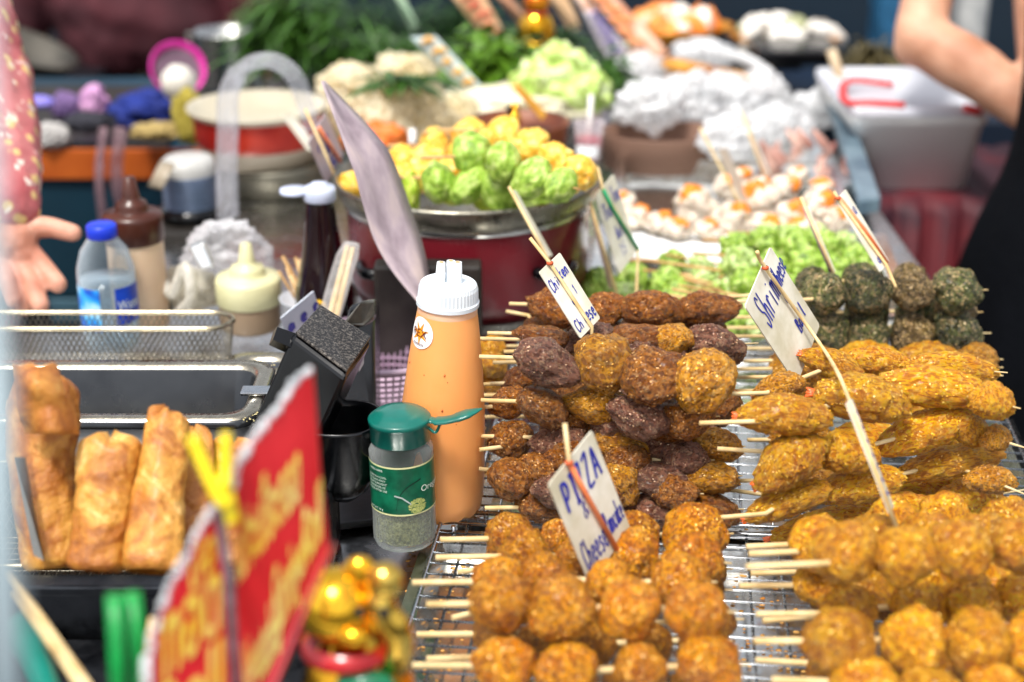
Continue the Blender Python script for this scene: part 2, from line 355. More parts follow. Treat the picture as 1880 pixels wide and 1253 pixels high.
# ------------------------------------------------------------------ handwriting
GL = {
'C': [[(.85,.85),(.55,1),(.2,.8),(.08,.45),(.25,.08),(.6,0),(.9,.2)]],
'P': [[(.15,0),(.2,1)],[(.05,.95),(.6,1),(.85,.75),(.6,.5),(.2,.45)]],
'I': [[(.2,1),(.8,1)],[(.5,1),(.5,0)],[(.2,0),(.8,0)]],
'Z': [[(.1,.95),(.85,1),(.15,.05),(.9,0)]],
'A': [[(.05,0),(.5,1),(.9,0)],[(.2,.35),(.8,.4)]],
'S': [[(.85,.85),(.5,1),(.15,.8),(.3,.55),(.75,.4),(.8,.15),(.4,0),(.05,.2)]],
'T': [[(0,.95),(1,1)],[(.5,.97),(.45,0)]],
'B': [[(.15,0),(.15,1)],[(.1,1),(.6,.95),(.65,.65),(.2,.52),(.75,.45),(.8,.1),(.15,0)]],
'h': [[(.1,1),(.1,0)],[(.1,.35),(.4,.55),(.7,.45),(.75,0)]],
'i': [[(.45,.5),(.45,0)],[(.45,.78),(.47,.72)]],
'c': [[(.8,.45),(.45,.55),(.12,.3),(.4,0),(.8,.1)]],
'k': [[(.15,1),(.15,0)],[(.7,.55),(.18,.25),(.75,0)]],
'e': [[(.12,.28),(.8,.32),(.6,.55),(.25,.5),(.12,.2),(.45,0),(.85,.12)]],
'n': [[(.1,.55),(.1,0)],[(.1,.35),(.45,.57),(.78,.42),(.8,0)]],
'w': [[(.05,.5),(.25,0),(.5,.4),(.75,0),(.95,.55)]],
't': [[(.45,.9),(.42,.1),(.7,0)],[(.15,.6),(.8,.6)]],
's': [[(.8,.45),(.45,.55),(.2,.4),(.7,.2),(.45,0),(.1,.08)]],
'r': [[(.15,.55),(.18,0)],[(.18,.3),(.45,.55),(.8,.48)]],
'm': [[(.05,.55),(.08,0)],[(.08,.4),(.3,.55),(.48,.4),(.5,0)],[(.5,.4),(.75,.55),(.93,.4),(.93,0)]],
'p': [[(.12,.55),(.15,-.4)],[(.12,.4),(.5,.57),(.82,.3),(.5,0),(.15,.08)]],
'a': [[(.8,.5),(.4,.55),(.12,.25),(.4,0),(.78,.3)],[(.8,.55),(.8,0)]],
'l': [[(.4,1),(.4,0),(.6,0)]],
'&': [[(.9,.05),(.3,.75),(.45,1),(.65,.8),(.15,.3),(.35,0),(.85,.4)]],
'1': [[(.3,.8),(.55,1),(.55,0)]],
'0': [[(.5,1),(.15,.6),(.3,.05),(.7,.1),(.85,.6),(.5,1)]],
'5': [[(.8,1),(.3,1),(.25,.6),(.7,.55),(.75,.15),(.3,0),(.1,.15)]],
}
class Card:
    """flat card: tl, tr, bl photo pixels at distance d; the missing depths make its corners square"""
    def __init__(s, tl, tr, bl, d, sign=1, ratio=1.0):
        ax, ay = tr[0]-tl[0], tr[1]-tl[1]; bx, by = bl[0]-tl[0], bl[1]-tl[1]
        D = -(ax*bx+ay*by); da = sqrt(abs(D))*ratio; db = abs(D)/max(da, 1e-6)*(1 if D > 0 else -1)
        da *= sign; db *= sign
        s.TL = P(*tl, d); s.TR = P(*tr, d+da*d/F); s.BL = P(*bl, d+db*d/F)
        s.a = s.TR-s.TL; s.b = s.BL-s.TL; s.n = s.a.cross(s.b).normalized()
        if s.n.dot(C0-s.TL) < 0: s.n = -s.n
    def at(s, u, v, off=0): return s.TL+s.a*u+s.b*v+s.n*off
    def slab(s, th=.0009):
        m = MB(); q = [s.at(0, .02), s.at(.03, 0), s.at(.98, 0), s.at(1, .015), s.at(1, .98), s.at(.97, 1), s.at(.02, 1), s.at(0, .98)]
        return m.prism(q, -s.n*th)
    def write(s, mb, text, u, v, cw, ch, wt=.0007, slant=.1, dv=0, off=.0004, mi=0):
        """text baseline starts at (u,v); cw, ch: letter width and height as fractions of the card"""
        rn = random.Random(text)
        for k, chh in enumerate(text):
            for st in GL.get(chh, []):
                pts = [Vector((a+slant*b+rn.uniform(-.03, .03), b+rn.uniform(-.03, .03), 0)) for a, b in st]
                pts = smooth_path(pts, 5) if len(pts) > 2 else pts
                P3 = [s.at(u+(k+p.x*.82)*cw, v+dv*k-p.y*ch, off+random.uniform(0, .0001)) for p in pts]
                L = []; Rr = []
                for i, p in enumerate(P3):
                    t = (P3[min(i+1, len(P3)-1)]-P3[max(i-1, 0)]).normalized(); w = t.cross(s.n)*wt*(.5 if False else .5)
                    L.append(p-w); Rr.append(p+w)
                n = len(P3); mb.add(L+Rr, [(i, i+1, n+i+1, n+i) for i in range(n-1)], False, mi)
def text_on(mb, txt, fn, mi=0, bold=0.0):
    """printed text mapped by fn(x, y) with x in 0..1 along the line, y in font units / line length"""
    c = bpy.data.curves.new('t', 'FONT'); c.body = txt; c.resolution_u = 3; c.offset = bold; o = bpy.data.objects.new('t', c)
    me = o.to_mesh(); xs = [v.co.x for v in me.vertices]; x0, x1 = min(xs), max(xs); w = x1-x0
    mb.add([fn((v.co.x-x0)/w, v.co.y/w) for v in me.vertices], [tuple(p.vertices) for p in me.polygons], False, mi)
    o.to_mesh_clear(); bpy.data.objects.remove(o); bpy.data.curves.remove(c)
# ================================================================== SETTING
asph = mat('dark_floor', '15171b', '23262b', sc_=5, rough=.55, bump=.3, bs=60, rv=.15)
g = MB(); g.add([(-30, -5, -.9), (30, -5, -.9), (30, 60, -.9), (-30, 60, -.9)], [(0, 1, 2, 3)])
tag(g.build('ground', asph), kind='structure')
st_table = steel('steel_sheet', 'c4c4c2', .22, .35, 9)
st_bright = steel('steel_bright', 'dcdcd8', .16, .15, 20)
st_wire = steel('wire_steel', 'b8bcc0', .2, .25, 80)
st_dull = steel('steel_dull', '8c8a84', .35, .4, 14)
st_dark = steel('steel_dark', '4a4c50', .35, .4, 10)
black_pl = mat('black_plastic', '030406', '08090c', sc_=20, rough=.2, bump=.03, rv=.06)
dark_wood = mat('dark_block', '1a1714', '2a2622', sc_=20, rough=.5, bump=.3, bs=60)

# counter (one thing with its tops and front)
ct = empty('stall_counter', (.0, 1.2, -.9), 'long steel topped market counter carrying all the trays of fried skewers', 'counter')
m = MB(); m.boxat((-.9, .30, -.034), (.43, 1.46, -.024), .003); m.boxat((-.42, 1.462, -.034), (.46, 3.1, -.024), .003)
m.build('counter_top', st_table, ct)
m = MB(); m.boxat((-.88, .34, -.9), (.41, 1.44, -.036)); m.boxat((-.40, 1.46, -.9), (.44, 3.05, -.036))
m.build('counter_body', mat('counter_body', '22262c', '2e333a', sc_=6, rough=.5), ct)

# steel drip trays under the racks and crumbs on them
def tray_mb(x0, x1, y0, y1, z0, z1, lip=.012):
    q = MB(); c = Vector((0, 0, 0)); ax, ay = U, V
    def w(a, b, z): return ax*a+ay*b+ZA*z
    ring = [[(x0, y0), (x1, y0), (x1, y1), (x0, y1)]]
    def rect(ins, z): return [w(x0+ins, y0+ins, z), w(x1-ins, y0+ins, z), w(x1-ins, y1-ins, z), w(x0+ins, y1-ins, z)]
    R_ = [rect(0, z1-.006), rect(0, z1), rect(lip, z1+.001), rect(lip+.006, z0), ]
    vs = [v for r in R_ for v in r]; fs = [(i*4+j, i*4+(j+1) % 4, i*4+4+(j+1) % 4, i*4+4+j) for i in range(3) for j in range(4)]
    fs.append((12, 13, 14, 15)); q.add(vs, fs); return q
def uv_of(p): return p.dot(U), p.dot(V)
a0 = uv_of(Z(735, 1240, 0)); mid = uv_of(Z(1000, 955, 0))[1]
X0 = a0[0]-.004; X1 = uv_of(Z(1860, 900, 0))[0]+.02
tg = 'steel trays under the wire racks'
t1 = tray_mb(X0-.012, X1+.01, .50, mid-.004, -.0235, -.010); tag(t1.build('drip_tray', st_bright), 'shallow steel tray under the nearer wire rack with loose crumbs', 'tray', tg)
t2 = tray_mb(X0+.01, X1+.01, mid+.004, mid+.40, -.0235, -.010); tag(t2.build('drip_tray', st_bright), 'shallow steel tray under the farther wire rack below the brown skewers', 'tray', tg)
def rack(name, x0, x1, y0, y1, z, label):
    e = empty(name, U*((x0+x1)/2)+V*((y0+y1)/2)+ZA*z, label, 'wire rack', 'wire cooling racks on the counter')
    def w(a, b, zz=0): return U*a+V*b+ZA*(z+zz)
    m = MB(); m.tube([w(x0, y0), w(x1, y0), w(x1, y1), w(x0, y1), w(x0, y0)], .0019, 8, mi=0); m.build('rack_frame', st_wire, e)
    m = MB(); k = y0+.012
    while k < y1-.005: m.tube([w(x0, k), w(x1, k)], .00095, 6); k += .0148
    m.build('cross_wires', st_wire, e)
    m = MB(); k = x0+.02; i = 0
    while k < x1-.005: m.tube([w(k, y0, -.0019), w(k, y1, -.0019)], .0011, 6); k += .0225 if i % 2 else .0225; i += 1
    m.build('long_wires', st_wire, e)
    m = MB()
    for a in (x0+.01, x1-.01):
        for b in (y0+.01, y1-.01): m.tube([w(a, b), w(a, b, -.018)], .002, 6)
    m.build('feet', st_wire, e)
rack('wire_rack', X0, X1, .52, mid-.006, 0, 'wire rack under the amber balls nearest the camera')
rack('wire_rack', X0+.02, X1, mid+.006, mid+.38, 0, 'wire rack under the brown nuggets and the shrimp skewers')
cr = MB(); rn = random.Random(3)
for i in range(420):
    p = U*rn.uniform(X0, X1)+V*rn.uniform(.56, mid+.3)+ZA*-.0222
    if rn.random() < .5: p = Z(rn.uniform(740, 900) if rn.random() < .5 else rn.uniform(1340, 1500), rn.uniform(960, 1253), -.0222)
    if .51 < uv_of(p)[1]: cr.ball(p, rn.uniform(.0006, .0018), 1, (1.4, 1, .5), .4, 2, i)
tag(cr.build('crumbs', mat('crumbs', 'c07a28', 'e8b060', rough=.7)), 'golden fried crumbs scattered on the steel trays', 'crumbs', kind='stuff')

# ================================================================== SKEWER PILES
def B(x, y, w, h=None, k='ball', m=None, a=None, **kw): return dict(x=x, y=y, w=w, h=h or w, k=k, m=m, a=a, **kw)
ordw = ['nearest', 'second', 'third', 'fourth', 'fifth', 'sixth', 'seventh', 'eighth', 'ninth', 'tenth', 'eleventh', 'twelfth']
def row(z, m, pts, k='ball', n='fried_ball'):
    out = []
    for p in pts:
        d = B(*p, k=k, m=m) if len(p) <= 4 else None
        d['z'] = z; d['n'] = n; out.append(d)
        if z <= .034: d['m'] = M_shade_fried
    return out
# A: amber balls front left
gA = 'skewers of amber fried balls in the front left pile'
A = [
 (.030, [(930, 1258, 50), (1040, 1265, 50), (1150, 1262, 50), (1280, 1265, 52)], (790, 1216), 'below the nearest row of the left pile'),
 (.058, [(926, 1226, 57), (1040, 1236, 60), (1176, 1230, 57), (1302, 1224, 63)], (757, 1222), 'nearest the camera in the left pile'),
 (.034, [(990, 1185, 46), (1087, 1186, 44), (1192, 1180, 44), (1290, 1178, 44)], (783, 1210), 'low between the two nearest rows of the left pile'),
 (.032, [(905, 1163, 40), (1010, 1165, 42), (1120, 1150, 44), (1315, 1140, 40)], (765, 1165), 'low in the left pile under the plump middle row'),
 (.084, [(918, 1106, 64), (1030, 1118, 64), (1155, 1118, 62), (1278, 1122, 63)], (783, 1110), 'plump topmost row in the middle of the left pile'),
 (.030, [(905, 1080, 42), (1010, 1085, 44), (1110, 1090, 44), (1290, 1085, 44)], (830, 1135), 'buried in the middle of the left pile'),
 (.070, [(915, 1066, 52), (1000, 1060, 46), (1118, 1072, 46), (1250, 1070, 55)], (757, 1070), 'behind the plump middle row of the left pile'),
 (.060, [(963, 1015, 50), (1055, 1028, 40), (1160, 1022, 52), (1275, 1030, 56)], (800, 1024), 'below the pizza card in the left pile'),
 (.048, [(935, 985, 48), (1026, 985, 36), (1165, 985, 48), (1276, 982, 60)], (808, 991), 'farthest back of the left pile beside the oregano jar'),
 (.020, [(930, 1020, 40), (1010, 1040, 44), (1160, 1045, 46), (1290, 1045, 44)], (840, 1050), 'on the rack under the back rows of the left pile'),
]
for z, pts, l, d in A:
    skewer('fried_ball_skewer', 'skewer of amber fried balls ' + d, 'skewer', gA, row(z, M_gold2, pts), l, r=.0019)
gB = 'skewers of golden fried balls in the front right pile'
Bp = [
 (.062, [(1582, 1268, 62), (1705, 1276, 62), (1830, 1278, 62), (1950, 1275, 60)], (1417, 1248), 'cut off by the bottom edge of the right pile'),
 (.028, [(1530, 1240, 50), (1640, 1245, 50), (1750, 1245, 50), (1860, 1245, 50)], (1387, 1212), 'low in the right pile below the round front row'),
 (.078, [(1540, 1178, 68), (1680, 1178, 68), (1795, 1180, 64), (1905, 1180, 62)], (1384, 1177), 'with the biggest balls of the right pile'),
 (.055, [(1560, 1122, 56), (1683, 1115, 54), (1780, 1110, 58), (1880, 1100, 58)], (1388, 1128), 'behind the big round balls of the right pile'),
 (.030, [(1530, 1100, 42), (1640, 1100, 46), (1740, 1100, 46), (1850, 1100, 46)], (1400, 1140), 'buried in the middle of the right pile'),
 (.108, [(1552, 1015, 64), (1662, 1020, 58), (1765, 1010, 62), (1872, 1002, 60)], (1370, 1041), 'topmost with four large golden balls in the right pile'),
 (.080, [(1500, 1000, 56), (1600, 990, 50), (1700, 985, 52), (1800, 985, 52)], (1375, 1017), 'just behind the topmost row of the right pile'),
 (.050, [(1502, 1070, 50), (1600, 1075, 54), (1700, 1070, 52), (1810, 1070, 52)], (1357, 1076), 'under the topmost row of the right pile'),
 (.062, [(1500, 985, 46), (1640, 955, 52), (1735, 950, 50), (1850, 960, 52)], (1370, 1004), 'farthest back of the right pile against the shrimp'),
 (.020, [(1505, 1040, 40), (1600, 1040, 44), (1700, 1040, 44), (1810, 1040, 44)], (1378, 1053), 'on the rack below the back rows of the right pile'),
]
for z, pts, l, d in Bp:
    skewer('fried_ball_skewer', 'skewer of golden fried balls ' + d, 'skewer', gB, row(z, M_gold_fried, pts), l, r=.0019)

# C: brown, purple and golden nuggets
gC = 'skewers of fried nuggets in the dark brown pile'
Bn, Rd, Pu, Go = M_brown, M_red, M_purple, M_yb
def C(z, items, left, d, right=12, **kw):
    its = [B(x, y, w, h, 'sausage', mm, a, z=z, n='fried_nugget') for (x, y, w, h, a, mm) in items]
    return skewer('fried_nugget_skewer', 'skewer of fried nuggets ' + d, 'skewer', gC, its, left, right, **kw)
C(.105, [(1018, 566, 46, 38, -20, Rd), (1110, 568, 38, 34, 10, Rd), (1195, 570, 56, 40, -5, Rd), (1300, 568, 55, 35, 5, Rd)], (935, 558), 'reddish brown and farthest back, behind the chicken card')
C(.080, [(985, 602, 30, 22, 20, Rd), (1085, 605, 40, 30, 0, Bn), (1180, 605, 50, 30, 0, Rd), (1275, 605, 50, 32, 0, Bn)], (930, 572), 'reddish brown, low behind the farthest row')
C(.108, [(995, 618, 48, 20, -8, Rd), (1085, 618, 40, 30, 0, Pu), (1165, 622, 56, 28, 10, Rd), (1230, 622, 40, 30, 5, Go)], (895, 612), 'flat and reddish, just behind the top row')
C(.100, [(1035, 636, 32, 20, 15, Pu), (1115, 650, 40, 34, -10, Rd), (1180, 645, 55, 28, -15, Pu), (1308, 636, 54, 40, -15, Pu)], (882, 622), 'with a purple nugget and bare stick tip at its right end', 34)
C(.128, [(1008, 668, 62, 44, -22, Pu), (1107, 668, 52, 60, -62, Go), (1197, 690, 50, 66, -75, Bn), (1290, 697, 50, 74, -60, Go)], (880, 655), 'on top in front, two of them big and golden')
C(.080, [(960, 700, 36, 28, 10, Rd), (1060, 710, 40, 40, 0, Bn), (1150, 720, 46, 44, 0, Pu), (1320, 740, 36, 46, -60, Bn)], (900, 705), 'mostly hidden under the top front row')
C(.094, [(995, 747, 46, 37, -30, Bn), (1092, 745, 54, 36, -12, Go), (1175, 765, 56, 44, -20, Pu), (1262, 765, 48, 44, 10, Bn)], (883, 735), 'with the curled brown nugget beside the orange bottle')
C(.078, [(933, 740, 34, 32, 20, Rd), (1040, 770, 40, 34, 0, Bn), (1130, 780, 40, 34, 0, Pu), (1230, 785, 40, 34, 0, Bn)], (883, 748), 'half hidden behind the curled brown nugget')
C(.062, [(1027, 812, 49, 40, 0, Pu), (1135, 818, 56, 34, -14, Go), (1222, 815, 48, 37, 5, Pu), (1310, 818, 46, 36, -5, Go)], (883, 801), 'in the third layer from below, purple and golden by turns')
C(.056, [(940, 806, 38, 40, 25, Bn), (1040, 840, 40, 36, 0, Rd), (1150, 845, 40, 36, 0, Bn), (1260, 845, 40, 36, 0, Pu)], (880, 826), 'dark and half hidden behind the third layer from below')
C(.044, [(1000, 866, 42, 36, -20, Bn), (1142, 888, 40, 36, -60, Go), (1211, 884, 52, 36, -12, Pu), (1301, 878, 52, 33, -5, Go)], (910, 878), 'in the second layer from below, beside the pizza card')
C(.040, [(940, 880, 36, 46, 60, Bn), (1020, 900, 40, 36, 0, Pu), (1120, 900, 40, 36, 0, Bn), (1240, 905, 40, 34, 0, Bn)], (880, 861), 'dark and half hidden behind the second layer from below')
C(.022, [(993, 926, 44, 34, -10, Bn), (1100, 930, 46, 34, 0, Pu), (1204, 937, 54, 30, -8, Pu), (1303, 936, 52, 32, -14, Bn)], (890, 933), 'lowest of the pile, directly on the rack')
for k, (yy, zz, l) in enumerate([(700, .07, 885), (660, .075, 905), (640, .07, 925), (800, .03, 885), (760, .035, 890), (860, .02, 885), (720, .04, 883)]):
    C(zz, [(1010+8*k, yy, 42, 34, 0, Bn), (1100, yy, 44, 34, 0, Rd), (1190, yy, 44, 34, 0, Bn), (1280, yy, 40, 32, 0, Pu)], (l, yy+6), 'buried inside the dark pile, ' + ['high up', 'near the top', 'at the back near the top', 'low down', 'at mid height', 'at the very bottom', 'behind mid height'][k])

# G: golden battered skewers hidden behind the orange bottle
for k, (yy, zz) in enumerate([(640, .05), (668, .04), (700, .02)]):
    its = [B(905, yy, 28, 26, 'ball', M_gold_fried, None, z=zz, n='fried_ball'), B(870, yy, 26, 24, 'ball', M_gold_fried, None, z=zz, n='fried_ball')]
    skewer('fried_ball_skewer', 'short golden fried skewer behind the orange bottle, ' + ['top', 'middle', 'bottom'][k] + ' of three', 'skewer', 'golden skewers behind the orange bottle', its, (960, yy-4), 20)

# D: shrimp
gD = 'skewers of breaded shrimp'
def S(z, items, left, d, right=12, mt=None):
    its = [B(x, y, w, h, 'shrimp', mt or mm, a, z=z, n='shrimp', tail=tl) for (x, y, w, h, a, mm, tl) in items]
    return skewer('breaded_shrimp_skewer', 'skewer of breaded shrimp ' + d, 'skewer', gD, its, left, right)
Sh = M_shr
S(.118, [(1440, 764, 86, 46, -4, Sh, 1), (1580, 733, 90, 54, -12, Sh, 1), (1712, 713, 108, 46, -6, Sh, 0), (1820, 738, 42, 42, -10, Sh, 0)], (1284, 777), 'on top in front, its bare stick crossing the wire rack')
S(.086, [(1450, 849, 74, 56, 28, Sh, 1), (1552, 832, 62, 48, -5, Sh, 1), (1696, 793, 92, 44, 18, Sh, 1), (1782, 792, 34, 36, -20, Sh, 0), (1828, 806, 28, 30, 0, M_yb, 0)], (1317, 824), 'second from the top in front of the pile', 30)
S(.056, [(1446, 921, 82, 38, 20, Sh, 1), (1578, 892, 84, 44, 12, Sh, 1), (1741, 851, 102, 36, 12, Sh, 0), (1818, 882, 48, 32, 0, M_yb, 0)], (1318, 951), 'third from the top, ending in a long pointed shrimp', 24)
S(.022, [(1505, 962, 96, 30, 14, Sh, 1), (1651, 940, 82, 42, 0, Sh, 0), (1782, 917, 62, 44, -5, Sh, 0)], (1340, 900), 'lowest in the pile behind the golden balls', 60)
S(.108, [(1432, 712, 50, 32, 15, M_yb, 1), (1530, 672, 62, 34, -25, Sh, 1), (1618, 665, 62, 32, -12, Sh, 0), (1748, 676, 86, 34, -6, Sh, 0)], (1296, 725), 'farthest back on top, below the dark green balls')
for k, (yy, zz, l) in enumerate([(690, .07, 1345), (715, .06, 1352), (745, .05, 1346), (880, .025, 1352), (805, .04, 1372), (660, .05, 1365), (675, .045, 1335)]):
    S(zz, [(1475, yy, 60, 36, 0, M_yb, 0), (1590, yy, 66, 38, 0, Sh, 0), (1700, yy, 66, 38, 0, Sh, 0), (1790, yy, 40, 34, 0, M_yb, 0)], (l, yy+3), 'buried inside the shrimp pile, ' + ['high up', 'at mid height', 'below mid height', 'near the bottom', 'low in front', 'at the back', 'at the back, lower'][k])

# E: dark green balls
gE = 'skewers of dark green coated balls'
def E_(z, pts, l, d):
    its = [B(x, y, w*1.04, h*1.08, 'ball', M_green if (i+len(d)) % 3 else M_greenb, None, z=z, n='coated_ball') for i, (x, y, w, h) in enumerate(pts)]
    skewer('green_ball_skewer', 'skewer of dark green coated balls ' + d, 'skewer', gE, its, l)
E_(.098, [(1512, 538, 43, 42), (1594, 536, 44, 42), (1676, 536, 38, 38), (1757, 534, 45, 42)], (1345, 554), 'in the upper front row')
E_(.060, [(1516, 612, 40, 38), (1594, 612, 42, 38), (1675, 612, 40, 38), (1760, 612, 46, 40)], (1342, 618), 'in the lower front row')
E_(.090, [(1490, 520, 34, 30), (1585, 513, 36, 30), (1668, 515, 36, 30), (1745, 522, 34, 30)], (1335, 545), 'at the back of the upper row')
E_(.070, [(1500, 575, 40, 34), (1590, 575, 42, 34), (1680, 570, 42, 34), (1750, 572, 40, 34)], (1350, 583), 'wedged between the upper and lower rows')
E_(.030, [(1516, 640, 40, 34), (1594, 640, 42, 34), (1675, 640, 40, 34), (1750, 640, 40, 34)], (1332, 640), 'at the bottom, against the shrimp')
E_(.040, [(1516, 600, 40, 34), (1594, 600, 42, 34), (1675, 600, 40, 34), (1740, 600, 40, 34)], (1330, 602), 'low at the back')

# ================================================================== LETTUCE WRAPPED SKEWERS (behind)
lf = []
def leafmat(name, a, b, c):
    s = NT(name); co = s.coord(); p = s.n('ShaderNodeBsdfPrincipled'); A_, B_, C_ = rgb(a), rgb(b), rgb(c)
    base = s.ramp(s.noise(co, 2.2, 5, .6), [(.32, A_), (.5, B_), (.68, C_)])
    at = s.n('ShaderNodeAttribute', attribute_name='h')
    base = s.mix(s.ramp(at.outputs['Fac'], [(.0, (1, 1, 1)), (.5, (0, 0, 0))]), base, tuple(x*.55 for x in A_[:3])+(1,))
    s.l(base, p.inputs['Base Color']); p.inputs['Roughness'].default_value = .38
    p.inputs['Subsurface Weight'].default_value = .25; p.inputs['Subsurface Scale'].default_value = .01; p.inputs['Subsurface Radius'].default_value = (.5, 1, .2)
    s.l(s.bump(s.noise(co, 12, 4), .4, .002), p.inputs['Normal']); s.l(p.outputs[0], s.out.inputs[0]); return s.m
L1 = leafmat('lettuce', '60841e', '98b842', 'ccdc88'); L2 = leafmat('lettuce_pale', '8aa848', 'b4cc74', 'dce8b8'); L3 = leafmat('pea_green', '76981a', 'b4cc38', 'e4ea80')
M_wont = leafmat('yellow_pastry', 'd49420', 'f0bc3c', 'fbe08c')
gF = 'lettuce wrapped skewers in the steel tray'
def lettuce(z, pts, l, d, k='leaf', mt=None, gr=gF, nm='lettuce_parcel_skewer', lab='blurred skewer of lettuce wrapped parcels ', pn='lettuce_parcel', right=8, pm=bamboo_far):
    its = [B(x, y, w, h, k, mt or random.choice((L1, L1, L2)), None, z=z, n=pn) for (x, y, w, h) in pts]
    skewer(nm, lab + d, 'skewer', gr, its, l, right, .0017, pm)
lettuce(.050, [(1350, 455, 30, 26), (1405, 450, 34, 28), (1462, 455, 36, 28), (1520, 462, 36, 28), (1575, 478, 32, 28)], (1290, 440), 'along the back top of the heap')
lettuce(.045, [(1362, 488, 36, 30), (1420, 492, 36, 30), (1480, 492, 36, 30), (1540, 498, 36, 28), (1590, 505, 30, 26)], (1270, 465), 'in the middle, behind the dark green balls')
lettuce(.030, [(1372, 525, 36, 30), (1425, 530, 38, 30), (1475, 528, 32, 30)], (1285, 505), 'to the left of the dark green balls')
lettuce(.035, [(1408, 430, 24, 18), (1450, 432, 28, 18), (1500, 440, 30, 20), (1550, 452, 28, 20)], (1330, 428), 'small and farthest back under the white rolls')
lettuce(.020, [(1235, 482, 24, 24), (1288, 500, 32, 26), (1330, 512, 30, 26)], (1150, 478), 'half way along, with one parcel standing on its left')
lettuce(.018, [(1100, 520, 34, 26), (1160, 520, 38, 28), (1225, 525, 38, 28), (1290, 528, 38, 28), (1345, 535, 30, 26)], (1030, 505), 'nearest, just behind the reddish nuggets')
lettuce(.012, [(1085, 548, 30, 22), (1140, 550, 34, 26), (1240, 555, 36, 26), (1310, 556, 36, 26), (1375, 560, 30, 26)], (1010, 545), 'low and mostly hidden by the reddish nuggets')
lettuce(.012, [(1350, 590, 30, 24), (1395, 600, 30, 24), (1375, 575, 30, 24)], (1300, 560), 'low between the nuggets and the green balls')
for k in range(9):
    a = Z(1165+random.uniform(0, 110), 468+k*9, .03+.01*(k % 3)); b = Z(1340+random.uniform(-20, 60), 490+k*9, .028)
    tag(stick_mb(a, b, .0015).build('bamboo_stick', bamboo_far), 'bamboo stick end poking out of the lettuce parcels', 'stick', 'stick ends over the lettuce parcels')
# steel tray beneath them, with white paper
tb = tray_mb(uv_of(Z(1075, 560, 0))[0], uv_of(Z(1640, 480, 0))[0], uv_of(Z(1100, 570, 0))[1], uv_of(Z(1200, 425, 0))[1], -.018, .006, .014)
tt = tag(tb.build('food_tray', st_bright), 'steel tray holding the lettuce wrapped skewers', 'tray')
# tray of white rolls with orange shreds
tw = tray_mb(uv_of(Z(1112, 420, 0))[0], uv_of(Z(1560, 400, 0))[0], uv_of(Z(1120, 432, 0))[1], uv_of(Z(1200, 305, 0))[1], -.018, .012, .014)
tag(tw.build('food_tray', st_bright), 'steel tray holding white rolls with orange shreds', 'tray')
pw = MB(); q = [Z(1125, 470, .010), Z(1345, 500, .010), Z(1370, 430, .010), Z(1165, 424, .012)]
pw.prism(q, ZA*.004, .001); tag(pw.build('paper_sheet', mat('white_paper', 'e4e8ea', 'f4f6f6', sc_=10, rough=.5)), 'white paper sheet lying on the tray left of the lettuce parcels', 'paper')
M_white = mat('white_roll', 'b8a894', 'e8dccc', sc_=3, rough=.35, sss=.3, bump=.15, bs=6, bd=.02)
M_or = mat('orange_shred', 'e87010', 'ffa838', sc_=4, rough=.35, bump=.4, bs=9, bd=.03)
WR = [(1275, 378, 40, 36), (1392, 368, 40, 38), (1340, 400, 34, 28), (1450, 400, 34, 30), (1500, 380, 34, 28), (1165, 400, 30, 22), (1210, 410, 28, 20), (1440, 350, 30, 26), (1335, 345, 28, 24), (1510, 350, 28, 22), (1240, 418, 30, 18), (1405, 415, 34, 22), (1480, 420, 34, 20), (1145, 375, 28, 22), (1300, 420, 28, 18), (1540, 405, 26, 24), (1360, 325, 24, 18), (1465, 325, 24, 18)]
for k, (x, y, w, h) in enumerate(WR):
    c = Z(x, y, .028 if y > 380 else .035); r = m_(w, c); rh = m_(h, c)
    e = empty('rice_roll', c, 'soft white roll topped with orange shreds', 'food', 'white rolls with orange shreds')
    put_food('roll_body', 'soft', M_white, c, (r, r, rh), Matrix.Rotation(random.uniform(0, 6), 3, 'Z'), e)
    o = put_food('orange_shreds', 'leaf', M_or, c+Vector((random.uniform(-.5, .5)*r, random.uniform(-.3, .2)*r, rh*.55)), (r*.75, r*.5, rh*.55), Matrix.Rotation(random.uniform(0, 6), 3, 'Z'), e)

# ================================================================== PAN WITH YELLOW AND GREEN DUMPLINGS
pc = Y(862, 392, 1.40); px_, py_ = Y(860, 390, 1.50).x, 1.50
e = empty('electric_pan', (px_, py_, -.022), 'wide steel pan set in a dark red electric base, heaped with dumpling skewers', 'pan')
red_en = mat('red_enamel', '54101a', '6e1822', sc_=8, rough=.3, coat=.4, rv=.1)
MT = Matrix.Translation((px_, py_, 0)); RR = m_(244, Vector((px_, py_, .12)))
m = MB(); m.lathe([(RR*.80, .095), (RR*.93, .108), (RR*.985, .128), (RR, .130), (RR*1.003, .126), (RR*.99, .117), (RR*.965, .110), (RR*.94, .106)], 72, MT); m.lathe([(.001, .094), (RR*.80, .095)], 72, MT)
m.build('pan', steel('pan_steel', '9c988a', .3, .5, 30), e)
m = MB(); m.lathe([(RR*.94, .106), (RR*.94, .102), (RR*.92, .100)], 72, MT); m.build('rim', st_bright, e)
m = MB(); m.lathe([(RR*.92, .100), (RR*.91, .03), (RR*.87, .012), (RR*.84, .010), (RR*.84, .0), (RR*.80, -.022)], 72, MT); m.build('base', red_en, e)
m = MB(); m.lathe([(RR*.905, .012), (RR*.91, .008), (RR*.905, .004), (RR*.86, .002)], 72, MT); m.build('band', st_dull, e)
for sx in (-1, 1):
    m = MB(); c = Vector((px_+sx*RR*.62, py_-RR*.68, .06)); m.tube(smooth_path([c+Vector((-.02, .01, 0)), c+Vector((-.012, -.014, 0)), c+Vector((.012, -.014, 0)), c+Vector((.02, .01, 0))]), .006, 10); m.build('handle', black_pl, e)
gP = 'dumpling skewers heaped in the red pan'
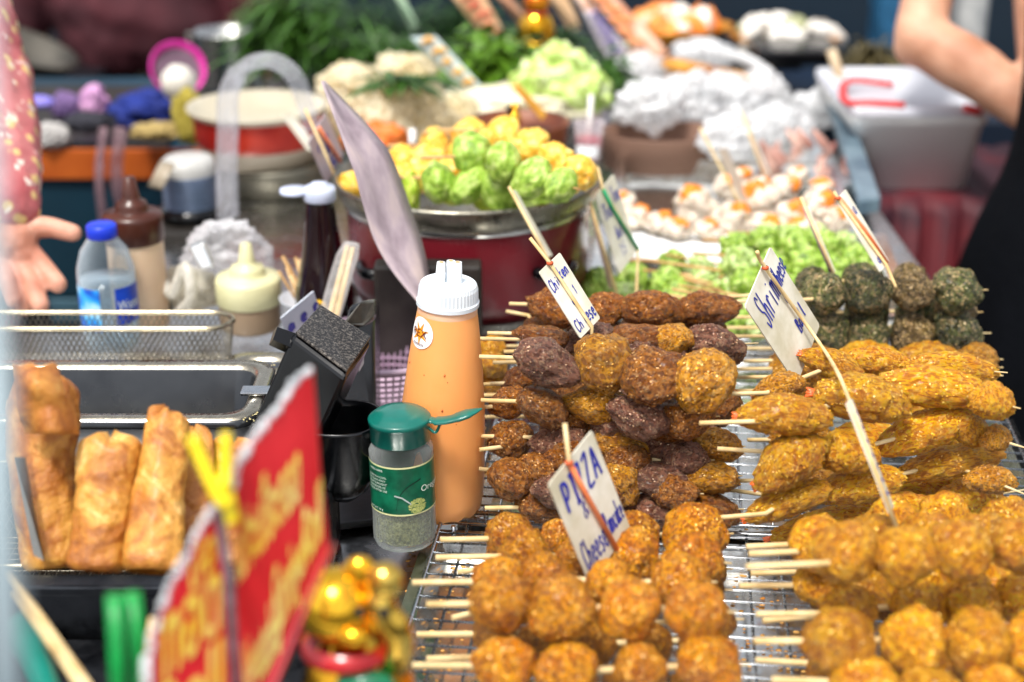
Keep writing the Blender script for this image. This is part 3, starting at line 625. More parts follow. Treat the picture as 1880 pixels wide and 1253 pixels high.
def dump(z, pts, l, d, kind):
    if kind == 'y': lettuce(z, pts, l, d, 'wonton', M_wont, gP, 'dumpling_skewer', 'skewer of yellow pleated dumplings ', 'dumpling')
    else: lettuce(z+.006, [(a_, b_-3, c_*1.28, d_*1.2) for a_, b_, c_, d_ in pts], l, d, 'wonton', random.choice((L3, L1)), gP, 'dumpling_skewer', 'skewer of bright green dumplings ', 'dumpling')
dump(.165, [(924, 250, 36, 30), (975, 270, 36, 30), (1020, 295, 34, 30), (1064, 318, 32, 32)], (800, 238), 'curving down the right of the heap', 'y')
dump(.155, [(862, 250, 34, 26), (900, 262, 28, 26), (950, 290, 34, 26), (1040, 330, 34, 28)], (775, 245), 'at the back of the heap', 'y')
dump(.140, [(800, 268, 34, 26), (850, 285, 30, 26), (990, 310, 34, 24)], (712, 268), 'with its stick pointing left at the back', 'y')
dump(.130, [(785, 300, 38, 28), (740, 300, 32, 28), (830, 315, 30, 24)], (715, 288), 'at the left beside the mauve card', 'y')
dump(.118, [(735, 330, 32, 22), (780, 330, 32, 22)], (700, 310), 'low at the left edge of the pan', 'y')
dump(.115, [(646, 340, 26, 20), (690, 335, 24, 20)], (610, 320), 'left of the mauve card', 'y')
dump(.158, [(866, 284, 30, 28), (926, 304, 34, 28), (978, 330, 34, 24), (1032, 343, 28, 20)], (770, 290), 'on the front of the heap', 'g')
dump(.130, [(806, 338, 32, 26), (862, 344, 32, 24), (918, 350, 34, 20), (975, 352, 32, 16)], (725, 325), 'in the lower front of the heap', 'g')
dump(.115, [(752, 352, 32, 16), (825, 362, 32, 14), (890, 366, 34, 12), (960, 366, 32, 12)], (700, 340), 'lowest along the pan rim', 'g')
# ================================================================== CARDS ON STICKS
paper = mat('card_paper', 'c6bfa4', 'ece8da', sc_=28, rough=.6, bump=.1, bs=200)
ink = mat('blue_marker', '141f86', '2030a8', sc_=60, rough=.4)
orange_tape = mat('orange_straw', 'e0703a', 'f09060', sc_=40, rough=.4)
green_tape = mat('green_straw', '118a58', '22a870', sc_=40, rough=.4)
purple_tape = mat('purple_straw', '8a4a90', 'a868a8', sc_=40, rough=.4)
def card(label, c, words, sticks, tape=None, tmat=orange_tape, group=None, face=None, tie=None, th=.0009, cat='sign', name='price_card'):
    e = empty(name, c.at(.5, .5), label, cat, group)
    c.slab(th).build('card', face or paper, e)
    if words:
        m = MB()
        for (t, u, v, cw, chh, wt, *dv) in words: c.write(m, t, u, v, cw, chh, wt, dv=(dv[0] if dv else 0))
        m.build('writing', ink, e)
    if sticks: MB().tube(sticks, .0014, 8).build('stick', bamboo, e)
    if tape: MB().tube([c.at(*t, .0022) for t in tape], .0017, 8).build('straw', tmat, e)
    if tie: MB().lathe([(.0015, -.0015), (.0026, -.0008), (.0026, .0008), (.0015, .0015)], 12, Matrix.Translation(tie)).build('rubber_band', mat('rubber_band', 'c85a30', rough=.5), e)
    return e
# pizza card
dp = dep(Z(1040, 1000, .10))
c = Card((1007, 890), (1087, 790), (1083, 1073), dp, 1)
s0 = c.at(.37, -.13, .0022)
s0 = P(1037, 778, dep(c.at(.35, 0))-.002); s1 = P(1136, 1050, dep(c.at(.5, 1))-.0); 
st = [s0, c.at(.40, 0.0, .002), c.at(.60, 1.0, .002), P(1150, 1085, dep(c.at(.6, 1))+.01)]
card('white card reading PIZZA and Cheese Pancake in blue marker, stuck in the amber balls', c,
     [('PI', .12, .36, .165, .26, .0027), ('ZZA', .42, .36, .17, .27, .0023), ('&', .33, .53, .14, .14, .0010), ('Cheese', .06, .90, .085, .26, .0013), ('Pancake', .60, .86, .055, .22, .0012)],
     st, [(.40, .01), (.46, .35), (.60, .99)], orange_tape, tie=c.at(.40, .0, .002))
# chicken card
dc = dep(Z(1035, 600, .135))
c = Card((990, 500), (1028, 464), (1066, 622), dc, 1, 1.3)
st = [P(973, 437, dep(c.at(.4, 0))-.002), c.at(.42, 0, .002), c.at(.5, .99, .002), P(1085, 640, dep(c.at(.5, 1)))]
card('long white card reading Chicken with Cheese in blue marker above the reddish nuggets', c,
     [('Ch', .04, .33, .13, .17, .0010), ('i', .31, .30, .1, .15, .0010), ('c', .40, .28, .11, .15, .001), ('ken', .53, .27, .13, .17, .0012), ('w', .42, .62, .14, .11, .0011), ('1', .68, .54, .13, .12, .0007), ('Ch', .06, .93, .15, .16, .001), ('eese', .46, .92, .13, .20, .0012)],
     st, None, tie=c.at(.42, .0, .002))
# shrimp card
ds = dep(Z(1440, 650, .135))
c = Card((1368, 563), (1415, 453), (1463, 707), ds, 1, .85)
dsh = dep(Z(1575, 728, .118))-.032
pm_ = P(1503, 628, dep(c.at(.8, .68))-.004)
st = smooth_path([P(1390, 462, ds+.01), P(1405, 492, dep(c.at(.62, .03))-.003), pm_, P(1538, 685, dsh), P(1560, 738, dsh-.012), P(1572, 775, dsh-.005)], 5)
card('large white card reading Shrimp Cheese Ball in blue marker, tilted over the shrimp', c,
     [('Shrimp', .16, .40, .105, .34, .0012, -.012), ('Cheese', .70, .33, .058, .22, .0011, -.01), ('Ball', .60, .80, .075, .15, .0014, -.02)],
     st, None, tie=P(1405, 492, dep(c.at(.62, .03))-.003))
# thai tea card
dt = dep(Z(1160, 545, .05))
c = Card((1093, 360), (1127, 320), (1138, 503), dt, 1, 1.1)
st = [P(1097, 307, dt+.01), c.at(.30, 0, .002), c.at(.97, .98, .002), P(1168, 548, dt+.02)]
card('white card reading Thai Tea Ball with a green straw down its middle', c,
     [('Thai', .08, .36, .12, .2, .0011), ('Tea', .62, .28, .11, .2, .0013), ('Ball', .34, .66, .1, .16, .0012), ('15', .30, .88, .14, .15, .001)],
     st, [(.30, 0), (.45, .3), (.97, .98)], green_tape)
# sea card
d5 = dep(Z(1640, 520, .12))
c = Card((1535, 366), (1553, 348), (1616, 500), d5, 1, 1.4)
st = [P(1531, 352, d5), P(1538, 364, d5), c.at(.5, .98, .002), P(1645, 528, d5)]
card('narrow white card with blue letters and an orange straw above the dark green balls', c,
     [('Sea', .10, .30, .26, .16, .0011), ('l', .5, .55, .2, .12, .0009), ('all', .25, .93, .22, .14, .0011)], st, [(.08, .02), (.45, .5), (.62, .98)], orange_tape, tie=P(1538, 364, d5))
# edge-on cards
def edge_card(label, a, b, w, d, side=.05, tape=None, stick=None, group=None, words=True, face=None, tm=orange_tape):
    """card seen nearly edge on: a, b the ends of its long axis in the photo, w its seen width in pixels"""
    A_, B_ = P(*a, d), P(*b, d); ax = (B_-A_); nrm = ax.normalized().cross(FW).normalized()
    off = nrm*(w*d/F) + FW*side; off2 = off
    e = empty('price_card', (A_+B_)/2, label, 'sign', group)
    th = ax.normalized().cross(off.normalized())*.001
    MB().prism([A_, B_, B_+off2, A_+off2], th).build('card', face or paper, e)
    if words:
        m = MB(); rn = random.Random(label)
        for k in range(7):
            p = A_+ax*(.12+.12*k)+off*.3; q = [p+ax*rn.uniform(-.02, .02)+off*.1*j for j in range(4)]
            for j in range(3): m.add([q[j]-th*1.3+ax*.0*j, q[j]+ax*.035-th*1.3, q[j+1]+ax*.02-th*1.3, q[j+1]-ax*.015-th*1.3], [(0, 1, 2, 3)])
        for fc in list(m.v): pass
        m2 = MB(); m2.v = [v for v in m.v]+[v+th*2.6+th*1.0 for v in m.v]; n = len(m.v); m2.f = m.f+[tuple(i+n for i in f) for f in m.f]; m2.s = [False]*len(m2.f); m2.m = [0]*len(m2.f)
        m2.build('writing', ink, e)
    if tape: MB().tube([A_+off*.5-FW*.003-th*2, B_+off*.5-FW*.003-th*2], tape, 8).build('straw', tm, e)
    if stick: MB().tube([P(*stick[0], d), P(*stick[1], d)], .0014, 8).build('stick', bamboo, e)
    return e
edge_card('narrow card seen edge on with an orange and blue front, standing in the golden balls', (1552, 742), (1630, 942), 19, dep(Z(1640, 965, .1)), .012, .0007, ((1560, 740), (1652, 985)))
edge_card('narrow card with a purple straw left of the card above the green balls', (1482, 378), (1532, 500), 7, dep(Z(1535, 505, .10)), .03, .0014, ((1470, 362), (1538, 520)), tm=purple_tape)
edge_card('slim white card with an orange edge, seen edge on against the red pan', (938, 350), (1006, 472), 10, dep(Z(1010, 520, .09)), .03, .0014, ((934, 343), (1030, 520)), words=False)
edge_card('brownish card seen edge on left of the green straw card', (1082, 385), (1118, 530), 10, dep(Z(1130, 545, .03)), .03, None, ((1074, 340), (1135, 548)), words=False, face=mat('brown_card', '86685e', '9c7c70', rough=.6))
edge_card('beige blank card leaning among the white rolls', (1318, 275), (1372, 400), 26, dep(Z(1385, 420, .02)), .04, None, ((1285, 235), (1385, 425)), words=False, face=mat('beige_card', 'b8a894', 'c8bcaa', rough=.6))
edge_card('bluish card with writing behind the beige blank card', (1365, 215), (1410, 320), 16, dep(Z(1410, 340, .03)), .04, .0012, ((1360, 205), (1412, 345)))
edge_card('white card seen edge on beside the hanging plastic bag', (516, 212), (566, 278), 16, 1.75, .03, None, None, words=False)
c = Card((566, 262), (598, 208), (600, 338), 1.55, 1, .8)
card('small card with blue marker writing tucked behind the tall mauve sheet', c, [('r m', .2, .4, .18, .22, .0022), ('&', .45, .62, .25, .2, .0022), ('BS', .35, .92, .25, .22, .0028)], [P(560, 200, 1.55), P(625, 345, 1.56)], [(.5, 0), (.75, 1)], orange_tape, face=mat('lilac_card', 'b0a0aa', 'c0b4ba', rough=.5))
# tall mauve sheet, gently curved, standing behind the orange bottle
mauve = NT('mauve_sheet'); co_ = mauve.coord(); p_ = mauve.n('ShaderNodeBsdfPrincipled')
mp = mauve.n('ShaderNodeMapping'); mp.inputs['Scale'].default_value = (6, 6, 1); mauve.l(co_, mp.inputs[0])
mauve.l(mauve.ramp(mauve.noise(mp.outputs[0], 9, 5), [(.3, rgb('887880')), (.5, rgb('a8989e')), (.7, rgb('c0aeaa'))]), p_.inputs['Base Color'])
p_.inputs['Roughness'].default_value = .45; mauve.l(p_.outputs[0], mauve.out.inputs[0])
Lp = [(589, 150), (605, 195), (622, 240), (638, 285), (653, 326), (667, 380), (686, 440), (712, 488), (740, 525), (772, 562)]; Rp = [(594, 152), (628, 186), (662, 220), (692, 254), (714, 285), (738, 345), (756, 398), (773, 450), (783, 500), (786, 560)]
vs = []
for (l, r) in zip(smooth_path([(a, b, 0) for a, b in Lp], 4), smooth_path([(a, b, 0) for a, b in Rp], 4)):
    for j in range(5):
        t = j/4; vs.append(P(l.x+(r.x-l.x)*t, l.y+(r.y-l.y)*t, 1.32+.05*t+.006*sin(t*6)+.006*sin(l.y/60)))
n = len(vs)//5; sh = MB().add(vs, [(i*5+j, i*5+j+1, i*5+j+6, i*5+j+5) for i in range(n-1) for j in range(4)], True)
so = sh.build('plastic_sheet', mauve.m); md = so.modifiers.new('t', 'SOLIDIFY'); md.thickness = .002
tag(so, 'tall pointed mauve card bent back, rising behind the orange sauce bottle', 'sign')

# ================================================================== BOTTLES AND JARS
def lathe_thing(name, base, label, cat, tilt=(0, 0, 0), group=None):
    return empty(name, base, label, cat, group, tilt)
def L(prof, mt, name, par, n=48, M=None, **kw):
    m = MB(); m.lathe(prof, n, M, **kw); return m.build(name, mt, par, shift=False)
clear = film('clear_plastic', 'eef2f4', .16, .05, 6, 0, wrinkle=False)
# orange squeeze bottle
b0 = Z(806, 930, -.002); k = m_(1, b0)/.928
ob = lathe_thing('sauce_bottle', b0, 'orange sauce squeeze bottle with a ribbed white cap and three short nozzles', 'bottle', (R(1), R(3.2), 0))
osauce = mat('orange_sauce', 'f09c54', 'f6ac68', sc_=9, rough=.38, sss=.25, spec=.5, lo=.3, hi=.7)
rb = m_(80, b0)
hB = 376*k
prof = [(0, .001), (rb*.86, .0), (rb*.96, .004), (rb, .014), (rb*1.0, hB*.22), (rb*.93, hB*.5), (rb*.82, hB*.72), (rb*.70, hB*.9), (rb*.655, hB*.955)]
L(prof, osauce, 'bottle_body', ob, 64)
L([(rb*.655, hB*.955), (rb*.65, hB*.985), (rb*.62, hB*1.005), (rb*.60, hB*1.03)], mat('milky_neck', 'f0b48c', 'f4c8a8', sc_=30, rough=.35, sss=.3), 'bottle_neck', ob, 64)
wcap = mat('white_cap', 'd4dce2', 'e6ecf0', sc_=30, rough=.3)
capm = MB(); cr_, cz = rb*.66, hB*1.0; N = 96
def ribbed(r, z0, z1, top): 
    out = MB(); rings = [(r*1.04, z0, 0), (r*1.04, z0+.003, 0), (r*.99, z0+.004, 1), (r*.96, z1-.004, 1), (r*.93, z1-.001, 0), (r*.88, z1, 0), (.0001, z1+.0008, 0)]
    vs = [((rr*(1+(.02 if rib and j % 2 else 0)))*cos(2*pi*j/N), (rr*(1+(.02 if rib and j % 2 else 0)))*sin(2*pi*j/N), z) for rr, z, rib in rings for j in range(N)]
    return out.add(vs, [(i*N+j, i*N+(j+1) % N, (i+1)*N+(j+1) % N, (i+1)*N+j) for i in range(len(rings)-1) for j in range(N)], False)
ribbed(cr_, cz-.002, cz+.0145, 0).build('cap', wcap, ob, shift=False)
for i, (dx, dy) in enumerate(((-.006, -.003), (.001, .001), (.006, -.001))):
    m = MB(); m.tube([(dx, dy, cz+.012), (dx*1.0, dy, cz+.018), (dx*.95, dy, cz+.030)], [.0042, .0036, .0030], 14); m.tube([(dx*.95, dy, cz+.0302), (dx*.95, dy, cz+.0303)], .0018, 10, mi=1)
    m.build('nozzle', [wcap, osauce], ob, shift=False)
m = MB(); rn = random.Random(77)
for i in range(9):
    zz = rn.uniform(.02, .98)*hB*.9; rr_ = float(np.interp(zz, [p_[1] for p_ in prof], [p_[0] for p_ in prof])); th = rn.uniform(-pi, 0)
    m.ball((rr_*cos(th), rr_*sin(th), zz), rn.uniform(.0003, .0009), 1, (1, 1, 1.6))
m.build('sauce_specks', mat('speck_red', 'a8401a', 'd07030', sc_=200, rough=.3), ob, shift=False)
# round sticker with a red and orange emblem
def on_cyl(r0, z0, slope, th0, off=.0006):
    def f(x, z):
        rr = r0 + slope*z + off; th = th0 + x/r0
        return Vector((rr*sin(th), -rr*cos(th), z0+z))
    return f
zl = hB*.885; r_at = rb*.712; sl = (rb*.70-rb*.82)/(hB*.18)
fS = on_cyl(r_at, zl, sl, R(-50))
m = MB(); rs_ = .0115; vs = [fS(0, 0)]+[fS(rs_*a_*cos(t*pi/24), rs_*a_*sin(t*pi/24)) for a_ in (.5, 1) for t in range(48)]
m.add(vs, [(0, 1+i, 1+(i+1) % 48) for i in range(48)]+[(1+i, 49+i, 49+(i+1) % 48, 1+(i+1) % 48) for i in range(48)], True)
m.build('sticker', mat('sticker_white', 'e8ecee', rough=.35), ob, shift=False)
fS2 = on_cyl(r_at, zl, sl, R(-50), .0010); m = MB()
for k2 in range(7):
    an = k2*2*pi/7+.3; q = [(.003*cos(an-.5), .003*sin(an-.5)), (.009*cos(an), .009*sin(an)), (.003*cos(an+.5), .003*sin(an+.5)), (0, 0)]
    m.add([fS2(*p) for p in q], [(0, 1, 2, 3)])
m.build('emblem', mat('emblem_orange', 'e88a18', 'f0a828', sc_=200, rough=.4), ob, shift=False)
m = MB(); fS3 = on_cyl(r_at, zl, sl, R(-50), .0013)
text_on(m, 'REX', lambda x, y: fS3(-.007+.014*x, -.0025+.014*y)); text_on(m, 'mmm', lambda x, y: fS3(-.005+.010*x, -.0088+.008*y))
m.build('emblem_text', mat('emblem_brown', '6a1c14', rough=.5), ob, shift=False)

# oregano jar
j0 = Z(744, 988, -.002); jr = m_(58, j0); u1 = m_(1, j0)/.93
jar = lathe_thing('spice_jar', j0, 'small glass jar of dried oregano with its dark green flip lid open', 'jar', (0, R(-1), 0))
glass = film('jar_glass', 'dfe6e4', .03, .03, 60, .12, .002, wrinkle=False)
hj = 190*u1
N = 72; m = MB(); rings = [(.6, .001, 0), (.93, 0, 0), (1.0, .004, .5), (1.0, .010, 1), (.99, hj*.27, 1), (1.0, hj*.33, 0), (1.0, hj*.86, 0), (1.0, hj*.92, 0), (.9, hj*.97, 0), (.88, hj, 0)]
vs = []
for (a_, z, rib) in rings:
    for j in range(N):
        w = a_*(1-.035*rib*(abs(sin(j/N*2*pi*12)))); vs.append((jr*w*cos(2*pi*j/N), jr*w*sin(2*pi*j/N), z))
m.add(vs, [(i*N+j, i*N+(j+1) % N, (i+1)*N+(j+1) % N, (i+1)*N+j) for i in range(len(rings)-1) for j in range(N)], True)
m.build('glass_body', glass, jar, shift=False)
oreg = mat('dried_oregano', '4c5230', '9a9a68', sc_=500, rough=.8, bump=.6, bs=500)
m = MB(); m.lathe([(.001, .004), (jr*.86, .004), (jr*.90, .010), (jr*.90, hj*.30), (jr*.80, hj*.34), (.001, hj*.32)], 40, wob=.05); rn = random.Random(5)
for i in range(500):
    th = rn.uniform(-pi, 0); zz = rn.uniform(.004, hj*.33); p = Vector((jr*.9*cos(th), jr*.9*sin(th), zz)); d = Vector((rn.uniform(-1, 1), rn.uniform(-1, 1), rn.uniform(-1, 1)))*.0016
    e2 = Vector((rn.uniform(-1, 1), 0, rn.uniform(-1, 1)))*.0009; m.add([p-d, p+e2, p+d, p-e2], [(0, 1, 2, 3)])
m.build('dried_herb', oreg, jar, shift=False)
dgreen = mat('label_green', '0c4a34', '14705040'[:6], sc_=60, rough=.3); cream = mat('label_cream', 'd8d8a0', rough=.4)
z0, z1 = hj*.37, hj*.84
L([(jr*1.004, z0), (jr*1.004, z1)], dgreen, 'label', jar, 72)
m = MB(); m.lathe([(jr*1.008, z0), (jr*1.008, z0+.0012)], 72); m.lathe([(jr*1.008, z1-.0012), (jr*1.008, z1)], 72); m.build('label_border', cream, jar, shift=False)
def oc(th0, z, off=.0005):
    def f(x, y): th = th0+x/jr; return Vector(((jr*1.01+off)*sin(th), -(jr*1.01+off)*cos(th), z+y))
    return f
m = MB()
f_ = oc(R(38), z0+.017); text_on(m, 'Oregano', lambda x, y: f_(.024*x, .024*y))
f_ = oc(R(-62), z1-.0045); text_on(m, 'DRIED HERB', lambda x, y: f_(.0125*x, .012*y))
for i, t_ in enumerate(['STORE IN A COOL', 'DRY PLACE AWAY', 'FROM SUNLIGHT', 'SHAKE BEFORE USE', 'CLOSE AFTER USE']):
    f_ = oc(R(-66), z1-.0095-.0026*i); text_on(m, t_, lambda x, y: f_((.017-.001*(i % 2))*x, .017*y))
f_ = oc(R(-66), z0+.003); text_on(m, 'NET WT 10 g', lambda x, y: f_(.013*x, .013*y))
m.build('label_text', mat('print_white', 'dfe8dc', rough=.5), jar, shift=False)
m = MB(); f_ = oc(R(30), z0+.007); rn = random.Random(8)
for i in range(240):
    a_, r_ = rn.uniform(0, 6.28), sqrt(rn.random())*.0065; p = (r_*cos(a_), r_*sin(a_)*.85); w = .0008
    m.add([f_(p[0]-w, p[1]), f_(p[0], p[1]+w*.6), f_(p[0]+w, p[1]), f_(p[0], p[1]-w*.6)], [(0, 1, 2, 3)])
m.build('label_picture', mat('leaf_print', '8a9a4a', 'c8cc80', sc_=900, rough=.5), jar, shift=False)
m = MB(); f_ = oc(R(-8), z0+.004, .0009); arc = smooth_path([(0, 0, 0), (.002, .010, 0), (.008, .018, 0), (.018, .023, 0)], 6)
for i in range(len(arc)-1):
    p, q = arc[i], arc[i+1]; m.add([f_(p.x, p.y), f_(q.x, q.y), f_(q.x, q.y+.0012), f_(p.x, p.y+.0012)], [(0, 1, 2, 3)])
m.build('label_arc', mat('arc_dark', '06281c', rough=.4), jar, shift=False)
m = MB(); a_ = [(-.001, .014, 0), (.004, .0125, 0), (.008, .009, 0), (.010, .007, 0)]
f_ = oc(R(-8), z0+.002, .0012)
for i in range(3): p, q = Vector(a_[i]), Vector(a_[i+1]); m.add([f_(p.x, p.y), f_(q.x, q.y), f_(q.x+.0004, q.y+.0010), f_(p.x+.0004, p.y+.0010)], [(0, 1, 2, 3)])
m.build('label_spoon', mat('spoon_grey', 'a8b4b0', rough=.3), jar, shift=False)
gcap = mat('green_cap', '0a5a50', '0e6c60', sc_=30, rough=.28, coat=.2)
L([(jr*.90, hj-.001), (jr*.93, hj), (jr*.93, hj+.012), (jr*.96, hj+.0125), (jr*.97, hj+.0155), (jr*.93, hj+.0165), (jr*.88, hj+.0168), (jr*.80, hj+.0188), (jr*.5, hj+.0205), (.0001, hj+.0210)], gcap, 'cap', jar, 64)
lid = MB()
lp = [Vector((jr*.80, -.002, hj+.015)), Vector((jr*1.15, -.004, hj+.014)), Vector((jr*1.6, -.006, hj+.016)), Vector((jr*2.1, -.004, hj+.019)), Vector((jr*2.55, -.002, hj+.022))]
lid.tube(smooth_path(lp, 5), [.003]*2+[.0045]*3+[.0062]*7+[.0072]*4+[.006, .005, .004, .0025, .001], 16, flat=.36)
lid.tube(smooth_path([Vector((jr*.85, -.004, hj+.010)), Vector((jr*1.1, -.006, hj+.006)), Vector((jr*1.25, -.006, hj+.012))], 5), .0011, 8)
lid.build('flip_lid', gcap, jar, shift=False)

# water bottle
w0 = Z(208, 634, -.006); wr = m_(52, w0); uw = m_(1, w0)/.94; hw_ = 218*uw
wb = lathe_thing('water_bottle', w0, 'half empty clear water bottle with a blue cap and blue label', 'bottle')
wp = film('bottle_clear', 'dce8f0', .05, .04, 25, .25, .004, wrinkle=False)
L([(0, .002), (wr*.85, 0), (wr*.95, .004), (wr, .012), (wr*.97, hw_*.2), (wr, hw_*.24), (wr, hw_*.58), (wr*.98, hw_*.66), (wr*.8, hw_*.80), (wr*.48, hw_*.90), (wr*.42, hw_*.93), (wr*.42, hw_*.96)], wp, 'bottle_body', wb)
L([(.0001, .003), (wr*.9, .004), (wr*.93, .012), (wr*.93, hw_*.57), (.0001, hw_*.57)], film('water', 'd8e8f0', .10, .02, 5, 0, wrinkle=False), 'water', wb)
L([(wr*.50, hw_*.90), (wr*.52, hw_*.91), (wr*.52, hw_*.99), (wr*.46, hw_*1.005), (.0001, hw_*1.008)], mat('cap_blue', '1430b8', '1c40d0', rough=.35), 'cap', wb)
lab = NT('water_label'); co_ = lab.coord(False); p_ = lab.n('ShaderNodeBsdfPrincipled')
lab.l(lab.ramp(lab.noise(co_, 45, 2, .4), [(.38, rgb('0b50c0')), (.47, rgb('1a86dc')), (.55, rgb('30a8e8')), (.66, rgb('a8d8f4'))]), p_.inputs['Base Color']); p_.inputs['Roughness'].default_value = .3; lab.l(p_.outputs[0], lab.out.inputs[0])
def arcstrip(r, z0, z1, t0, t1, n=24):
    m = MB(); vs = []
    for i in range(n+1):
        t = t0+(t1-t0)*i/n; vs += [Vector((r*sin(t), -r*cos(t), z0)), Vector((r*sin(t), -r*cos(t), z1))]
    return m.add(vs, [(2*i, 2*i+2, 2*i+3, 2*i+1) for i in range(n)], True)
arcstrip(wr*1.01, hw_*.20, hw_*.54, R(-100), R(-2)).build('label', lab.m, wb, shift=False)
arcstrip(wr*1.01, hw_*.24, hw_*.54, R(28), R(110)).build('label', mat('deep_blue_label', '0c2c94', '1848c0', sc_=60, rough=.3), wb, shift=False)
m = MB(); fw_ = lambda x, y: Vector((wr*1.02*sin(R(32)+x*1.0), -wr*1.02*cos(R(32)+x*1.0), hw_*.36+y*.03)); text_on(m, 'Water', lambda x, y: fw_(x, y*1.2)); m.build('label_text', mat('print_white', 'dfe8dc'), wb, shift=False)

# brown-capped sauce bottle, beige bottle
def squeeze(px, pyb, z, w, hpx, label, bodym, capm_, capf, noz, nr=.12, tiltx=0):
    b = Z(px, pyb, z); r = m_(w, b); u = m_(1, b)/.94; h = hpx*u
    e = lathe_thing('sauce_bottle', b, label, 'bottle', (0, tiltx, 0))
    zc = h*(1-capf)
    L([(0, .001), (r*.9, 0), (r*.97, .004), (r*.97, zc)], bodym, 'bottle_body', e)
    L([(r*1.0, zc-.001), (r*1.03, zc), (r*1.03, zc+(h-zc)*.72), (r*.98, zc+(h-zc)*.85), (r*.6, zc+(h-zc)*.88), (r*.56, zc+(h-zc)*.92), (r*.55, h+.002), (r*.5, h+.006), (r*nr*1.7, h+.008), (r*nr*1.5, h+.012), (r*nr, h+noz*u), (r*nr*.6, h+noz*u+.001), (.0001, h+noz*u+.001)], capm_, 'cap', e)
    return e
squeeze(262, 596, -.004, 52, 210, 'milky squeeze bottle with a dark brown nozzle cap behind the water bottle', mat('milky_pink_sauce', 'c8a27c', 'e0c4a4', sc_=7, rough=.4, sss=.2), mat('cap_brown', '3a1a10', '4c2416', sc_=30, rough=.3), .26, 52, .20)
squeeze(461, 600, -.004, 58, 100, 'short squeeze bottle of brown sauce with a cream coloured nozzle cap', mat('brown_sauce_milky', '7c6650', 'a08a70', sc_=5, rough=.35, sss=.1), mat('cap_cream', 'c8c494', 'd8d4a8', sc_=30, rough=.4), .52, 50, .17)
# dark bottle with white flip cap
b = Z(600, 632, -.004); r = m_(52, b); u = m_(1, b)/.94
e = lathe_thing('sauce_bottle', b, 'tall dark brown sauce bottle with an open white flip cap', 'bottle')
L([(0, 0), (r*.95, .001), (r, .006), (r*1.05, 60*u), (r*1.0, 100*u), (r*.72, 160*u), (r*.55, 220*u), (r*.48, 255*u), (r*.45, 262*u)], mat('dark_sauce', '0c0306', '1c060c', sc_=8, rough=.1, coat=.6), 'bottle_body', e)
m = MB(); m.lathe([(r*.52, 258*u), (r*.56, 260*u), (r*.56, 276*u), (r*.5, 282*u), (r*.3, 283*u), (r*.28, 288*u), (.0001, 289*u)], 40); m.lathe([(r*.02, 270*u), (r*.5, 270*u), (r*.52, 272*u), (r*.5, 278*u), (.0001, 280*u)], 32, Matrix.Translation((-r*.85, 0, 0)))
m.build('flip_cap', mat('cap_lilac', 'b4bcd4', 'c8d0e4', sc_=30, rough=.35), e, shift=False)
m = MB(); m.lathe([(r*.16, -.002), (r*.24, 0), (r*.16, .002)], 20, Matrix.Translation((-r*.1, -r*1.05, 88*u)) @ Matrix.Rotation(R(90), 4, 'X'), sx=1.3)
m.build('yellow_mark', mat('yellow_print', 'd8a810', rough=.4), e, shift=False)

# cup with bamboo sticks, chopsticks in a sleeve, small notice
b = Z(570, 618, -.004); r = m_(52, b); u = m_(1, b)/.94
e = lathe_thing('stick_cup', b, 'pale cup crowded with loose wooden skewers beside the dark sauce bottle', 'cup')
L([(0, .001), (r*.75, 0), (r, 70*u), (r*1.03, 72*u), (r*.97, 72*u), (r*.72, .003), (0.0001, .003)], mat('cup_white', 'b8bcc4', 'd0d0d4', sc_=30, rough=.4), 'cup_body', e)
rn = random.Random(4)
for k2 in range(15):
    a_ = rn.uniform(0, 6.28); q = Vector((r*.5*cos(a_), r*.4*sin(a_), .006)); tpp = Vector((r*(-.95+1.9*k2/14), rn.uniform(-.3, .3)*r, rn.uniform(105, 150)*u))
    so = MB().tube([b+q, b+tpp], rn.uniform(.0012, .002), 7).build('wooden_skewer', mat('stick_mix', 'a87c44', 'dcc090', sc_=9, rough=.6))
    tag(so, 'short wooden skewer standing loose in the pale cup', 'stick', 'loose skewers in the pale cup')
cp = [(P(618, 580, 1.40), P(648, 455, 1.42)), (P(606, 578, 1.40), P(638, 452, 1.42))]
e = empty('chopsticks', cp[0][0], 'pair of wooden chopsticks in a clear sleeve leaning right', 'chopsticks')
for a_, b_ in cp: MB().tube([a_, b_], [.0028, .0022], 6, smooth=False).build('chopstick', bamboo, e)
MB().tube(smooth_path([P(600, 600, 1.398), P(628, 500, 1.408), P(646, 447, 1.418)], 4), [.011, .011, .0115, .0115, .0115, .0115, .0115, .010, .008], 12, flat=.4).build('sleeve', film('sleeve_clear', 'f0f0f0', .14, .08, 40, .5, .003), e)
c = Card((515, 585), (576, 535), (535, 640), 1.31, 1, .5)
card('small white notice with blue letters leaning behind the black fryer part', c, [('g', 0, 0, .1, .1, .001), ('a e r', .10, .55, .19, .36, .0034)], None, None, face=mat('notice_white', 'c4ccd8', 'd4dae2', sc_=30, rough=.45))
